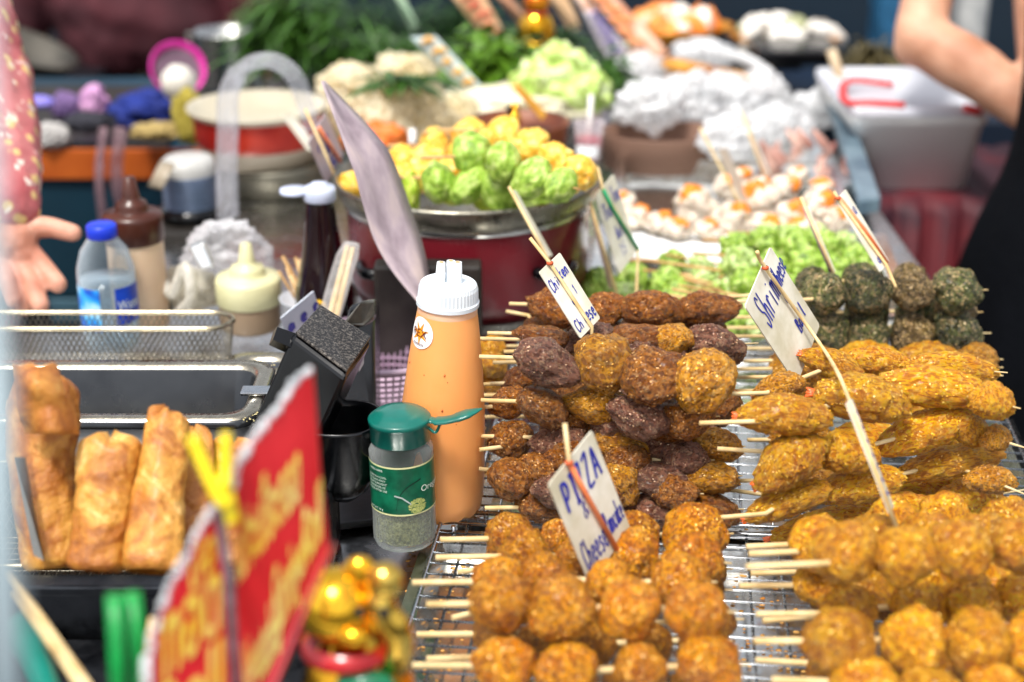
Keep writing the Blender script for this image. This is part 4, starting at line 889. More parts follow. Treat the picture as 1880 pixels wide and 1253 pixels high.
# ================================================================== FRYER SIDE (left foreground)
def rr_ring(cx, cy, hx, hy, rad, z, n=8):
    out = []
    for (sx, sy, a0) in ((1, 1, 0), (-1, 1, 90), (-1, -1, 180), (1, -1, 270)):
        for i in range(n+1):
            a = R(a0+90*i/n); out.append(Vector((cx+sx*(hx-rad)+rad*cos(a), cy+sy*(hy-rad)+rad*sin(a), z)))
    return out
def loft(rings, closed_bottom=True, mi=0):
    m = MB(); n = len(rings[0]); vs = [v for r in rings for v in r]
    fs = [(i*n+j, i*n+(j+1) % n, (i+1)*n+(j+1) % n, (i+1)*n+j) for i in range(len(rings)-1) for j in range(n)]
    if closed_bottom: fs.append(tuple((len(rings)-1)*n+j for j in range(n)))
    return m.add(vs, fs, True, mi)
def deep_pan(label, pl, pr, pf, pb, z, depth, rimw=.012, mt=None):
    """pl..pr left/right photo x of the rim, pf/pb front/back photo y"""
    yf = Z(940, pf, z).y; yb = Z(940, pb, z).y; ym = (yf+yb)/2
    xl = Z(pl, (pf+pb)/2, z).x; xr = Z(pr, (pf+pb)/2, z).x
    cx, cy, hx, hy = (xl+xr)/2, ym, (xr-xl)/2, (yb-yf)/2
    e = empty('steel_pan', (cx, cy, z-depth), label, 'pan')
    loft([rr_ring(cx, cy, hx, hy, .022, z-.006), rr_ring(cx, cy, hx, hy, .022, z-.001), rr_ring(cx, cy, hx-.002, hy-.002, .021, z), rr_ring(cx, cy, hx-rimw, hy-rimw, .018, z), rr_ring(cx, cy, hx-rimw-.003, hy-rimw-.003, .018, z-.003),
          rr_ring(cx, cy, hx-rimw-.008, hy-rimw-.008, .018, z-depth+.01), rr_ring(cx, cy, hx-rimw-.016, hy-rimw-.016, .014, z-depth)]).build('pan_body', mt or mat('pan_oily', '26282c', '4a4c4e', sc_=7, rough=.22, metal=.8, rv=.08), e)
    loft([rr_ring(cx, cy, hx-.0005, hy-.0005, .0218, z-.003), rr_ring(cx, cy, hx-.002, hy-.002, .021, z+.0012), rr_ring(cx, cy, hx-rimw, hy-rimw, .018, z+.0012), rr_ring(cx, cy, hx-rimw-.002, hy-rimw-.002, .018, z-.002)], False).build('rim', steel('rim_steel', 'b4ac9a', .22, .35, 60), e)
    loft([rr_ring(cx, cy, hx-.004, hy-.004, .02, z-.006), rr_ring(cx, cy, hx-.004, hy-.004, .02, z-depth-.002)], True).build('outer_shell', mat('shell_grey', 'a8aeb4', 'c0c6ca', sc_=14, rough=.3, metal=.4), e)
    return e, (cx, cy, hx, hy)
ep, g1 = deep_pan('deep steel pan with a wide oily rim behind the spring rolls', -190, 492, 775, 662, .075, .065)
cx, cy, hx, hy = g1
m = MB(); rn = random.Random(2)     # oil droplets on the rim
for i in range(90):
    t = rn.random(); p = Vector((cx+hx-.006+rn.uniform(-.005, .004), cy+hy*(2*t-1), .0753)) if rn.random() < .6 else Vector((rn.uniform(cx-hx*.3, cx+hx), cy-hy+rn.uniform(.002, .01), .0753))
    m.ball(p, rn.uniform(.0005, .0012), 1, (1, 1, .4))
m.build('oil_drops', mat('oil', 'd8c890', rough=.08, spec=.8), ep)
m = MB(); cc = Vector((cx+hx-.004, cy-hy*.15, .078)); m.box((.030, .014, .003), Matrix.Translation(cc), .001); m.box((.003, .014, .045), Matrix.Translation(cc+Vector((.015, 0, -.021))), .001); m.build('clip', st_wire, ep)
ep2, _ = deep_pan('second steel pan, mostly hidden under the black fryer part', 405, 560, 690, 648, .03, .04, mt=st_dark)
# wire mesh helper
def mesh_basket(x0, x1, y0, y1, z0, z1, rad, step, r, e, floor=True, name='mesh', taper=.9):
    cx, cy, hx, hy = (x0+x1)/2, (y0+y1)/2, (x1-x0)/2, (y1-y0)/2
    top = rr_ring(cx, cy, hx, hy, rad, z1, 10); bot = rr_ring(cx, cy, hx*taper, hy*taper, rad*.8, z0, 10)
    def along(ring, s):
        Ls = [0]
        for i in range(len(ring)): Ls.append(Ls[-1]+(ring[(i+1) % len(ring)]-ring[i]).length)
        s = (s % 1)*Ls[-1]
        for i in range(len(ring)):
            if s <= Ls[i+1]: t = (s-Ls[i])/max(1e-9, Ls[i+1]-Ls[i]); return ring[i].lerp(ring[(i+1) % len(ring)], t)
        return ring[0]
    per = 4*(hx+hy); n = int(per/step); hh = (z1-z0); m = MB()
    for i in range(n):
        for sg in (-1, 1):
            ds = hh*.55/per; pts = [along(top, i/n+sg*ds*k2/3).lerp(along(bot, i/n+sg*ds*k2/3), k2/3) for k2 in range(4)]
            m.tube(pts, r, 4, cap=False)
    if floor:
        k2 = -hx*taper+.004
        while k2 < hx*taper: m.tube([(cx+k2, cy-hy*taper, z0), (cx+k2, cy+hy*taper, z0)], r, 4, cap=False); k2 += step*1.3
        k2 = -hy*taper+.004
        while k2 < hy*taper: m.tube([(cx-hx*taper, cy+k2, z0), (cx+hx*taper, cy+k2, z0)], r, 4, cap=False); k2 += step*1.3
    m.build(name, mat('mesh_wire', '7a7468', 'a09a88', sc_=90, rough=.3, metal=.9), e)
    m = MB(); m.tube(top+[top[0]], .0022, 8); m.build('rim_wire', mat('rim_wire', '9a9078', 'b8ae94', sc_=60, rough=.25, metal=1), e)
# rear fryer basket
zb = .055; yf = Z(940, 604, zb).y; yb = Z(940, 574, zb).y; xr = Z(428, 590, zb).x
e = empty('fryer_basket', (xr-.2, (yf+yb)/2, .01), 'empty wire mesh fryer basket lying in front of the water bottle', 'basket')
mesh_basket(xr-.36, xr, yf, yb, .015, zb, .022, .0052, .0004, e, taper=.97)
# front fryer with spring rolls: dark steel well and basket
zf = .045; yF = Z(940, 1040, zf).y; yB_ = yF+.15
xR = Z(520, 1020, zf).x
e = empty('fryer_tank', (-.42, yF+.05, -.03), 'dark steel fryer tank in front, holding the basket of spring rolls', 'fryer')
m = MB(); m.boxat((-.75, yF-.012, -.02), (xR+.02, yF-.006, .038), .002); m.boxat((-.75, yF-.02, .034), (xR+.02, yF-.004, .042), .002)
m.boxat((-.75, yB_+.004, -.02), (xR+.02, yB_+.010, .038), .002); m.boxat((xR+.012, yF-.004, -.02), (xR+.02, yB_+.002, .036), .002)
m.build('tank_wall', st_dark, e)
m = MB(); m.boxat((-.74, yF-.002, -.0225), (xR+.010, yB_, -.019)); m.build('tank_floor', mat('oil_dark', '100c08', '201408', sc_=8, rough=.15), e)
m = MB(); m.boxat((-.75, .42, .000), (xR+.06, yF-.024, .006), .001); m.build('front_sill', st_dark, e)
e = empty('fryer_basket', (-.42, yF+.05, -.015), 'wire mesh basket holding the large spring rolls', 'basket')
mesh_basket(-.70, xR, yF, yB_, -.014, zf, .02, .0062, .0004, e, taper=.96)
m = MB(); m.prism([P(28, 840, .93), P(62, 1020, .93), P(80, 1030, .93), P(45, 840, .94)], FW*.003); m.build('side_plate', st_dull, e)
# spring rolls
def rollmat(name, a, b, c, d):
    s = NT(name); co = s.coord(); p = s.n('ShaderNodeBsdfPrincipled')
    base = s.ramp(s.noise(co, 26, 6, .68, 1.2), [(.30, rgb(a)), (.45, rgb(b)), (.58, rgb(c)), (.72, rgb(d))])
    base = s.mix(s.ramp(s.noise(co, 160, 5, .7), [(.5, (0, 0, 0)), (.75, (.5,)*3)]), base, rgb(a))
    s.l(base, p.inputs['Base Color']); p.inputs['Roughness'].default_value = .46; p.inputs['Coat Weight'].default_value = .12; p.inputs['Coat Roughness'].default_value = .25
    p.inputs['Subsurface Weight'].default_value = .15; p.inputs['Subsurface Scale'].default_value = .005; p.inputs['Subsurface Radius'].default_value = (1, .5, .2)
    b1 = s.bump(s.noise(co, 60, 6, .7), .9, .004); b1 = s.bump(s.noise(co, 320, 3), .3, .0006, b1)
    s.l(b1, p.inputs['Normal']); s.l(p.outputs[0], s.out.inputs[0]); return s.m
RM = rollmat('roll_skin', '743a0c', 'ae6a20', 'd2983e', 'eecb82'); RM2 = rollmat('roll_skin_brown', '804414', 'ac6824', 'c68638', 'dea858')
def spring_roll(label, top, bot, wt_, wb_, d, mt, seed, flap=None, lean=.02, topcap=.6):
    a_ = P(*bot, d); b_ = P(*top, d+lean); ax = b_-a_; Lh = ax.length; t = ax.normalized(); ex = (RT-t*RT.dot(t)).normalized(); ey = t.cross(ex)
    rb_, rt_ = wb_*d/F/2, wt_*d/F/2; e = empty('spring_roll', a_, label, 'spring roll', 'large spring rolls standing in the fryer basket')
    m = MB(); n = 64; K = 56; vs = []
    for i in range(K+1):
        s_ = i/K; r = rb_+(rt_-rb_)*s_
        en = min(1, s_/.05)**.5*.25+.75 if s_ < .05 else 1
        if s_ > 1-.16*topcap: en = .22+.78*sqrt(max(0, 1-((s_-(1-.16*topcap))/(.16*topcap))**2))
        for j in range(n):
            an = 2*pi*j/n; w = 1+.17*noise.noise(Vector((cos(an)*1.1, sin(an)*1.1, s_*3))+Vector((seed, 0, 0)))+.06*noise.noise(Vector((cos(an)*3, sin(an)*3, s_*14+seed)))
            # the wrapper's spiral edge: a thin step winding up the roll
            ph = (an/(2*pi)+s_*1.15+seed*.17) % 1; w += .055*(1-ph)*(1 if s_ < .97 else .3)
            w += .025*noise.noise(Vector((cos(an)*9, sin(an)*9, s_*36+seed)))
            lf_ = .10*Lh*s_**3*(noise.noise(Vector((cos(an)*1.4+seed, sin(an)*1.4, 3)))+.25*cos(an+seed)); vs.append(a_+t*(Lh*s_+lf_)+(ex*cos(an)+ey*sin(an)*.80)*r*w*en)
    m.add(vs, [(i*n+j, i*n+(j+1) % n, (i+1)*n+(j+1) % n, (i+1)*n+j) for i in range(K) for j in range(n)], True)
    tp = len(m.v); m.v.append(a_+t*Lh*.975); m.f += [(K*n+j, K*n+(j+1) % n, tp) for j in range(n)]; m.s += [True]*n; m.m += [0]*n
    m.build('roll', mt, e)
    if flap:
        G_ = 22; m = MB(); (q00, q10, q11, q01) = [Vector((*q, 0)) for q in flap]; vs = []
        for i in range(G_+1):
            for j in range(G_+1):
                u_, v_ = i/G_, j/G_; q = q00.lerp(q10, u_).lerp(q01.lerp(q11, u_), v_)
                w = noise.noise(Vector((u_*2.5, v_*2.5, seed)))
                edge = (u_ in (0, 1) or v_ in (0, 1))
                bul = sin(pi*u_)*.020+.012*sin(pi*v_)
                vs.append(P(q.x+9*w+(3*noise.noise(Vector((u_*9, v_*9, seed))) if edge else 0), q.y+6*noise.noise(Vector((u_*4, v_*4, seed+5))), d-.015-bul+.010*w))
        m.add(vs, [(i*(G_+1)+j, i*(G_+1)+j+1, (i+1)*(G_+1)+j+1, (i+1)*(G_+1)+j) for i in range(G_) for j in range(G_)], True)
        o = m.build('torn_wrapper', RM2, e); md = o.modifiers.new('t', 'SOLIDIFY'); md.thickness = .0012; md = o.modifiers.new('s', 'SUBSURF'); md.levels = md.render_levels = 1
spring_roll('spring roll farthest left with a torn wrapper flap folded over its top', (72, 700), (92, 1045), 125, 105, .955, RM, 1.0, [(22, 668), (108, 668), (152, 800), (40, 798)])
spring_roll('second spring roll from the left with a split blistered patch on its side', (204, 800), (175, 1050), 108, 98, .93, RM, 4.2)
spring_roll('tall smooth spring roll in the middle with a pointed top', (308, 764), (275, 1050), 74, 114, .925, RM, 7.7, lean=.03, topcap=.3)
spring_roll('browner spring roll half hidden behind the pointed one', (352, 790), (345, 1045), 74, 100, .965, RM2, 10.1)
spring_roll('spring roll at the right end, mostly behind the yellow clip and the red sign', (430, 812), (420, 1045), 110, 105, .985, RM2, 13.4)

# black fryer element housing
e = empty('fryer_control_head', P(580, 880, 1.13), 'black plastic fryer head tilted to the left with an oily speckled top', 'fryer')
dA = 1.10
pts = [P(584, 561, dA+.055), P(684, 624, dA+.035), P(637, 692, dA-.02), P(535, 615, dA)]
nrm = (pts[1]-pts[0]).cross(pts[3]-pts[0]).normalized(); nrm = nrm if nrm.z < 0 else -nrm
down = (P(470, 760, dA+.01)-pts[3])
spk = NT('oily_black'); co_ = spk.coord(); p_ = spk.n('ShaderNodeBsdfPrincipled')
f1 = spk.ramp(spk.noise(co_, 420, 6, .8), [(.48, (0, 0, 0)), (.72, (1, 1, 1))]); spk.l(spk.mix(f1, rgb('1b1713'), rgb('8a8278')), p_.inputs['Base Color']); p_.inputs['Roughness'].default_value = .22; p_.inputs['Metallic'].default_value = .35
spk.l(spk.bump(spk.noise(co_, 500, 4), .4, .0006), p_.inputs['Normal']); spk.l(p_.outputs[0], spk.out.inputs[0])
box = MB(); box.prism(pts, down*1.55+FW*.01, .004); box.build('housing', black_pl, e)
ins = lambda k2: [pts[0].lerp(sum(pts, Vector())/4, k2), pts[1].lerp(sum(pts, Vector())/4, k2), pts[2].lerp(sum(pts, Vector())/4, k2), pts[3].lerp(sum(pts, Vector())/4, k2)]
q = ins(.07); MB().prism([v-down.normalized()*.0005 for v in q], -down.normalized()*.0022, .0009).build('top_plate', spk.m, e)
kb = P(512, 622, dA+.005); m = MB(); m.tube([kb+Vector((-.004, 0, .002)), kb+Vector((.012, .002, -.006))], [.0075, .0085], 4, smooth=False); m.build('knob', black_pl, e)
m = MB(); m.prism([P(640, 560, 1.24), P(688, 546, 1.26), P(690, 760, 1.24), P(610, 760, 1.22)], FW*.05+RT*0, .005); m.build('rear_block', mat('grey_black', '16171a', '2c2e30', sc_=14, rough=.25, coat=.3), e)
m = MB(); m.prism([P(625, 598, 1.215), P(664, 552, 1.215), P(690, 548, 1.235), P(688, 585, 1.235), P(668, 600, 1.225)], FW*.02, .003); m.build('metal_edge', mat('worn_grey', '55544f', '8c8a82', sc_=40, rough=.22, metal=.6), e)
m = MB(); m.prism([P(657, 668, 1.205), P(668, 650, 1.205), P(668, 668, 1.205), P(659, 684, 1.205)], FW*.001); m.build('rating_label', mat('label_grey', '6a6468', rough=.5), e)
# cup shaped black holder on it
cc = P(628, 800, 1.12); hh_ = m_(98, cc)
rings = []
def dring(z, s_, k_=1.0):
    out = []
    for j in range(32):
        a_ = 2*pi*j/32; x_ = .038*s_*cos(a_); y_ = .03*s_*sin(a_)
        if x_ > .012*s_: x_ = .012*s_+(x_-.012*s_)*.7
        out.append(cc+Vector((x_, y_, z)))
    return out
rings = [dring(-.050, .25), dring(-.040, .62), dring(-.022, .90), dring(.012, 1.02), dring(.0145, 1.03), dring(.0145, .95), dring(.010, .93), dring(-.02, .78), dring(-.03, .5)]
m = loft(rings, True); n_ = 32; m.f.append(tuple(reversed(range(n_)))); m.s.append(True); m.m.append(0)
m.build('cup_holder', black_pl, e)
m = MB(); m.boxat(cc+Vector((-.040, .0, -.09)), cc+Vector((-.008, .03, -.02)), .004); m.build('foot', black_pl, e)
# dark mat under and round the black parts
tag(MB().prism([Z(560, 985, -.021), Z(742, 960, -.021), Z(735, 860, -.021), Z(560, 860, -.021)], ZA*.006, .002).build('rubber_mat', mat('dark_mat', '101114', '1e1f22', sc_=30, rough=.35, bump=.2, bs=120)), 'dark rubber mat between the fryer and the oregano jar', 'mat')
# pink-lilac strainer bowl
sb = Z(722, 748, 0); rs2 = .066
MB().lathe([(rs2*.5, .002), (rs2*.72, .008), (rs2*.93, .043)], 40, Matrix.Translation(sb+Vector((-.012, .06, -.015)))).build('inner_shadow', black_pl) if False else None
e = empty('strainer', sb+Vector((-.012, .06, -.02)), 'pale pink plastic strainer bowl partly hidden by the orange bottle', 'strainer')
pk = mat('pink_plastic', 'a890a4', 'c4acbc', sc_=20, rough=.35)
MT = Matrix.Translation(sb+Vector((-.012, .06, -.015)))
m = MB(); m.lathe([(rs2*1.06, .048), (rs2*1.1, .050), (rs2*1.04, .053), (rs2, .05), (rs2*.96, .046)], 48, MT); m.lathe([(rs2*1.1, .020), (rs2*1.15, .022), (rs2*1.1, .024)], 48, MT); m.build('rim', pk, e)
m = MB(); NN = 60
for r0_, z0_, r1_, z1_ in ((.98, .046, .90, .030), ):
    pass
for i in range(7): m.lathe([(rs2*(.97-.035*i), .046-.006*i), (rs2*(.965-.035*i), .0435-.006*i)], 48, MT)
for j in range(NN): a_ = 2*pi*j/NN; m.tube([MT @ Vector((rs2*.97*cos(a_), rs2*.97*sin(a_), .046)), MT @ Vector((rs2*.72*cos(a_), rs2*.72*sin(a_), .004))], .0011, 4)
m.lathe([(.0001, .003), (rs2*.74, .004)], 40, MT); m.build('slotted_bowl', pk, e)
# dark block stand under the pan
e = tag(MB().boxat(Y(675, 640, 1.27)*1, Y(675, 640, 1.27)+Vector((.085, .07, .06)), .003).build('stand_block', mat('scuffed_block', '15120f', '2c2824', sc_=30, rough=.45, bump=.4, bs=60)), 'dark scuffed block with faint stains behind the pink strainer', 'block')
lo = Y(690, 640, 1.335); lo.z = -.022; e.data.clear_geometry()
mm = MB().boxat(lo, (Y(885, 640, 1.335).x, 1.36, Y(800, 490, 1.335).z), .003); me = mm.build('tmp', []); e.data = me.data; e.data.materials.append(MC['scuffed_block']); bpy.data.objects.remove(me)

# ================================================================== RED SIGNS, CLIPS, FIGURINE (near, out of focus)
redp = mat('red_board', 'cc1a24', 'e83038', sc_=18, rough=.4, bump=.1); foam = mat('foam_edge', 'b8bcc0', 'e8e8ea', sc_=60, rough=.7, bump=.6, bs=90)
yel = mat('yellow_paint', 'ffdc28', 'fff490', sc_=30, rough=.5)
def board(label, poly, dfun, lines, jag=None, jagw=16):
    e = empty('menu_board', P(*poly[0], dfun(*poly[0])), label, 'sign', None)
    pts = [P(x, y, dfun(x, y)) for x, y in poly]
    MB().prism(pts, FW*.005).build('board', redp, e)
    if jag:
        rn = random.Random(len(poly)); m = MB(); top = []
        J = smooth_path([(a, b, 0) for a, b in jag], 6)
        for i, p in enumerate(J): m.ball(P(p.x+rn.uniform(-3, 3), p.y+rn.uniform(-3, 3), dfun(p.x, p.y)+.001), rn.uniform(.5, .9)*jagw*.42/F, 2, (1, .7, 1.1), .35, 2, i)
        m.build('torn_foam_edge', foam, e)
    m = MB()
    for (txt, q0, q1, hgt) in lines:
        ax = Vector((q1[0]-q0[0], q1[1]-q0[1])); 
        def fn(x, y, ax=ax, q0=q0, hgt=hgt):
            xx = q0[0]+ax.x*x; yy = q0[1]+ax.y*x - y*ax.length*hgt
            return P(xx, yy, dfun(xx, yy)-.0012)
        text_on(m, txt, fn, bold=.02)
    m.build('lettering', yel, e); return e
d1 = lambda x, y: 1/(1.52-.0007*(x-440))
board('tall red board with yellow Thai and English spring roll lettering and a torn foam edge', [(573, 674), (586, 860), (602, 1008), (540, 1140), (470, 1330), (440, 1330), (428, 870), (468, 800)], d1,
      [('เปาะเปี๊ยะทอด', (436, 1070), (550, 915), 4.2), ('Vegetable', (446, 1300), (512, 1190), 5.0), ('Spring', (502, 1175), (556, 1080), 4.2), ('Roll', (556, 1050), (590, 985), 3.2)],
      [(571, 678), (545, 700), (512, 745), (478, 790), (452, 830), (432, 872), (424, 930)])
e = tag(MB().prism([P(602, 1008, .655), P(606, 1012, .655), P(474, 1330, .63), P(466, 1330, .63)], FW*.02).build('red_strip', mat('red_edge', 'c01c30', rough=.4)), 'thin red edge strip along the foot of the tall red board', 'strip')
d2 = lambda x, y: 1/(1.62-.0007*(x-270))
board('smaller red board folded against the tall one, cut by the lower edge', [(400, 915), (436, 1330), (260, 1330), (270, 1200), (320, 1060)], d2,
      [('ทอด', (300, 1250), (405, 1150), 2.2), ('ปอ', (350, 1090), (395, 1030), 1.4), ('Roll', (290, 1370), (410, 1270), 1.4)],
      [(398, 925), (365, 975), (330, 1040), (300, 1110), (272, 1200), (268, 1260)])
tag(MB().tube([P(398, 915, .655), P(420, 1060, .64), P(438, 1330, .63)], .0022, 8).build('fold_strip', mat('dark_edge', '3a2a30', '6a5a60', sc_=200, rough=.6)), 'dark ribbed strip in the fold between the two red boards', 'strip')
yp = mat('yellow_plastic', 'e8c808', 'f8e020', sc_=30, rough=.3)
e = empty('clip', P(400, 900, .64), 'bright yellow plastic clip gripping the top of the red boards', 'clip')
MB().tube(smooth_path([P(352, 800, .64), P(372, 850, .64), P(398, 905, .64), P(418, 930, .64)], 4), [.0026]*8+[.0030]*5, 10).build('jaw', yp, e)
MB().tube(smooth_path([P(415, 795, .645), P(414, 850, .645), P(418, 910, .645), P(428, 962, .645)], 4), [.0024]*8+[.0030]*5, 10).build('jaw', yp, e)
MB().ball(P(410, 888, .642), .0036, 2).build('spring', yp, e)
gp = mat('green_plastic', '0c8038', '14a048', sc_=30, rough=.35)
e = empty('clip', P(235, 1200, .62), 'green plastic clip standing blurred left of the red boards', 'clip')
MB().tube([P(210, 1092, .62), P(215, 1180, .62), P(222, 1330, .62)], .0034, 10).build('jaw', gp, e)
MB().tube([P(243, 1088, .63), P(252, 1180, .63), P(262, 1330, .63)], .0034, 10).build('jaw', gp, e)
# figurine
gold = mat('gold_glaze', 'd8961c', 'f4c44a', sc_=20, rough=.10, metal=1); 
fc = P(632, 1112, .73); rf = .0205
e = empty('cat_figurine', fc-Vector((0, 0, .05)), 'shiny gold lucky cat figurine with a red collar and one raised paw', 'figurine')
ft = fc
m = MB(); m.ball(ft+Vector((-.003, 0, 0)), rf*.94, 4, (1.0, .95, .98)); m.ball(ft+Vector((.006, -.018, -.006)), .006, 3, (1.2, .7, .8)); m.ball(ft+Vector((-.010, -.002, .014)), .0068, 3, (1, .6, 1.0)); m.ball(ft+Vector((.008, 0, .018)), .0078, 3, (1, .7, 1.05)); m.ball(ft+Vector((.016, -.012, -.002)), .007, 3, (.8, .6, .7))
m.build('head', mat('gold_red_reflection', 'd84818', 'f0b830', sc_=22, rough=.10, metal=.9, lo=.44, hi=.50), e)  # red patches in the gold colour imitate the red board's reflection
m = MB(); m.ball(ft+Vector((.004, .004, -.050)), .026, 4, (1.05, .95, 1.2)); m.build('body', gold, e)
m = MB(); m.tube(smooth_path([ft+Vector((.022, -.004, -.03)), ft+Vector((.025, -.010, -.010)), ft+Vector((.018, -.010, .006)), ft+Vector((.019, -.006, .016))], 5), [.0085]*4+[.008]*4+[.0072]*4+[.0066]*4, 14); m.ball(ft+Vector((.020, -.008, .018)), .0090, 3, (1, .9, 1)); m.build('raised_paw', mat('gold_pale', 'e0b040', 'f0dc80', sc_=30, rough=.08, metal=1), e)
for dx in (-.003, .008): MB().ball(ft+Vector((dx+.012, -.016, .006)), .0028, 2).build('eye', black_pl, e)
m = MB(); m.lathe([(.018, -.005), (.0225, -.002), (.0225, .002), (.018, .005)], 40, Matrix.Translation(ft+Vector((.001, 0, -.021)))); m.build('collar', mat('red_collar', 'b00c14', rough=.25, coat=.5), e)
m = MB(); m.ball(ft+Vector((.010, -.016, -.034)), .013, 3, (1.1, .6, .7)); m.build('bib', mat('green_bib', '067850', rough=.25, coat=.5), e)
tag(MB().boxat((fc.x-.09, fc.y-.05, -.02), (fc.x+.05, fc.y+.04, fc.z-.078), .003).build('stand_box', dark_wood), 'dark box under the gold cat figurine', 'box')
# bottom left: bamboo skewers, teal handle
for k2, (a_, b_) in enumerate([((20, 1055), (190, 1300)), ((30, 1090), (175, 1300))]):
    tag(MB().tube([P(*a_, .80), P(*b_, .70)], .0021, 8).build('bamboo_stick', bamboo), ['upper', 'lower'][k2]+' of two long bamboo sticks crossing the lower left corner', 'stick')
tag(MB().tube([P(280, 1135, .72), P(255, 1300, .70)], .0016, 8).build('bamboo_stick', bamboo), 'short bamboo stick tip beside the smaller red board', 'stick')
tag(MB().tube(smooth_path([P(20, 1140, .72), P(60, 1200, .72), P(100, 1300, .72)], 4), [.007]*4+[.006]*5, 12).build('spatula', mat('teal_plastic', '0c7868', '109080', rough=.3)), 'teal plastic spatula end in the bottom left corner', 'spatula')
# pale post close to the lens
tag(MB().tube([P(-52, -200, .36), P(-26, 420, .36), P(-6, 760, .36), P(22, 1500, .36)], .0042, 20).build('stall_post', mat('pale_post', 'a0b4bc', 'b4c4ca', sc_=20, rough=.35)), 'pale blue grey stall post, very blurred at the left edge', 'post')
# ================================================================== BAGS AND SMALL THINGS BEHIND THE FRYER
bagm = film('clear_bag', 'f8f8fa', .24, .08, 30, .8, .010); bagw = film('milky_bag', 'f4f5f6', .66, .07, 34, .8, .010); bagy = film('noodle_bag', 'fff4d4', .5, .09, 26, .8, .010)
def bag(name, label, cat, px, py, y, w, h, mt, seed, sc_=(1, .7, 1), group=None, nz=.26, nf=1.7, sub=5):
    c = Y(px, py, y); r = m_(w, c); q = m_(h, c)/r
    o = MB().ball((0, 0, 0), r, sub, (sc_[0], sc_[1], q*sc_[2]), nz, nf, seed, crump=.28 if 'bag' in name else 0).build(name, mt); o.location = c
    return tag(o, label, cat, group)
bag('plastic_bag', 'crumpled clear plastic bag behind the cream capped bottle', 'bag', 415, 470, 1.50, 78, 66, bagm, 3)
m = MB(); c = Y(350, 530, 1.46)
e = empty('sauce_bag', c, 'small milky knotted bag of sauce left of the cream capped bottle', 'bag')
MB().ball(c, m_(50, c), 4, (1, .8, .85), .35, 1.6, 12).build('bag_body', film('sauce_bag', 'e4dfce', .75, .16, 30, .8, .01), e)
MB().tube(smooth_path([Y(300, 520, 1.43), Y(318, 540, 1.42), Y(340, 490, 1.42), Y(352, 545, 1.41), Y(330, 575, 1.42)], 5), .006, 10).build('handle_loop', film('milky_handle', 'e8e4d8', .8, .2, 40, .6, .004), e)
tag(MB().prism([Y(345, 455, 1.44), Y(372, 446, 1.44), Y(392, 492, 1.43), Y(368, 496, 1.43)], Vector((0, .012, 0)), .002).build('metal_clip', st_bright), 'shiny folded metal clip on the clear bag', 'clip')
tag(MB().tube([Y(288, 520, 1.45), Y(310, 575, 1.45)], .006, 4, smooth=False).build('dark_clip', black_pl), 'small dark clip left of the milky sauce bag', 'clip')
# hanging translucent bag with loop handle
e = empty('hanging_bag', Y(470, 300, 1.75), 'tall translucent plastic bag whose handle loops up above the counter', 'bag')
path = smooth_path([Y(418, 400, 1.70), Y(416, 320, 1.72), Y(418, 240, 1.74), Y(420, 170, 1.76), Y(450, 122, 1.77), Y(500, 112, 1.77), Y(540, 140, 1.76), Y(560, 190, 1.75), Y(575, 240, 1.74)], 5)
nn = len(path); rr = [m_(30, path[i])*(1 if i < nn*.45 else .72-.35*(i/nn-.45)) for i in range(nn)]
hb = film('bag_film', 'e8eaf0', .08, .12, 45, .8, .008); MB().tube(path, rr, 16, flat=.35).build('handle', hb, e)
# items on far left cabinet
teal = mat('teal_cabinet', '0a2a38', '10384a', sc_=3, rough=.5)
e = empty('cabinet', (-.8, 2.4, -.9), 'dark teal cabinet with an orange edge strip behind the vendor', 'cabinet')
MB().boxat((-1.3, 2.20, -.26), (-.44, 2.7, -.035), .004).build('cabinet_body', teal, e)
MB().boxat((-1.3, 2.192, -.075), (-.44, 2.199, -.030), .002).build('edge_strip', mat('orange_strip', 'a84a14', 'c06020', sc_=20, rough=.5), e)
MB().boxat((-1.3, 2.195, -.300), (-.44, 2.70, -.262), .003).build('plinth', mat('plinth_blue', '3a5866', '4a6a78', rough=.4), e)
MB().boxat((-1.3, 2.24, -.9), (-.44, 2.70, -.303), .003).build('lower_body', mat('lower_dark', '0a0e16', '141a24', sc_=4, rough=.5), e)
MB().boxat((-1.3, 2.21, -.033), (-.50, 2.6, -.027), .002).build('shelf_top', dark_wood, e)
cloth = lambda nm, a, b: mat(nm, a, b, sc_=14, rough=.8, bump=.5, bs=30, bd=.01)
bag('cloth', 'bunched royal blue cloth on the teal cabinet', 'cloth', 268, 205, 2.3, 64, 36, cloth('blue_cloth', '061450', '102a80'), 5)
bag('cloth', 'yellow green cloth hanging beside the pale enamel bowl', 'cloth', 345, 215, 2.1, 26, 52, cloth('olive_cloth', '9a8c30', 'b8a848'), 7)
bag('bundle', 'pink flowery bundle left of the blue cloth', 'bundle', 172, 188, 2.35, 26, 32, cloth('pink_bundle', 'b07cb0', 'e0b0d0'), 9)
bag('bundle', 'mauve bundle beside the pink flowery one', 'bundle', 120, 195, 2.35, 28, 26, cloth('mauve_bundle', '5c4878', '9878a8'), 11)
bag('bag', 'pale crumpled bag on the orange edge of the cabinet', 'bag', 95, 250, 2.2, 34, 24, cloth('pale_bag', '9a9a98', 'd0ccc8'), 13)
bag('cloth', 'dark bunched cloth on the cabinet edge', 'cloth', 165, 225, 2.22, 44, 20, cloth('dark_cloth', '14161c', '2a2a34'), 14)
bag('cloth', 'tan folded cloth right of the blue cloth', 'cloth', 290, 240, 2.16, 50, 14, cloth('tan_cloth', '8a7440', 'b09a60'), 15)
bag('cap', 'lilac lid lying at the far left of the cabinet', 'lid', 72, 188, 2.3, 28, 12, mat('lilac_lid', '6a60c0', '8a80d8', rough=.4), 16, nz=.1)
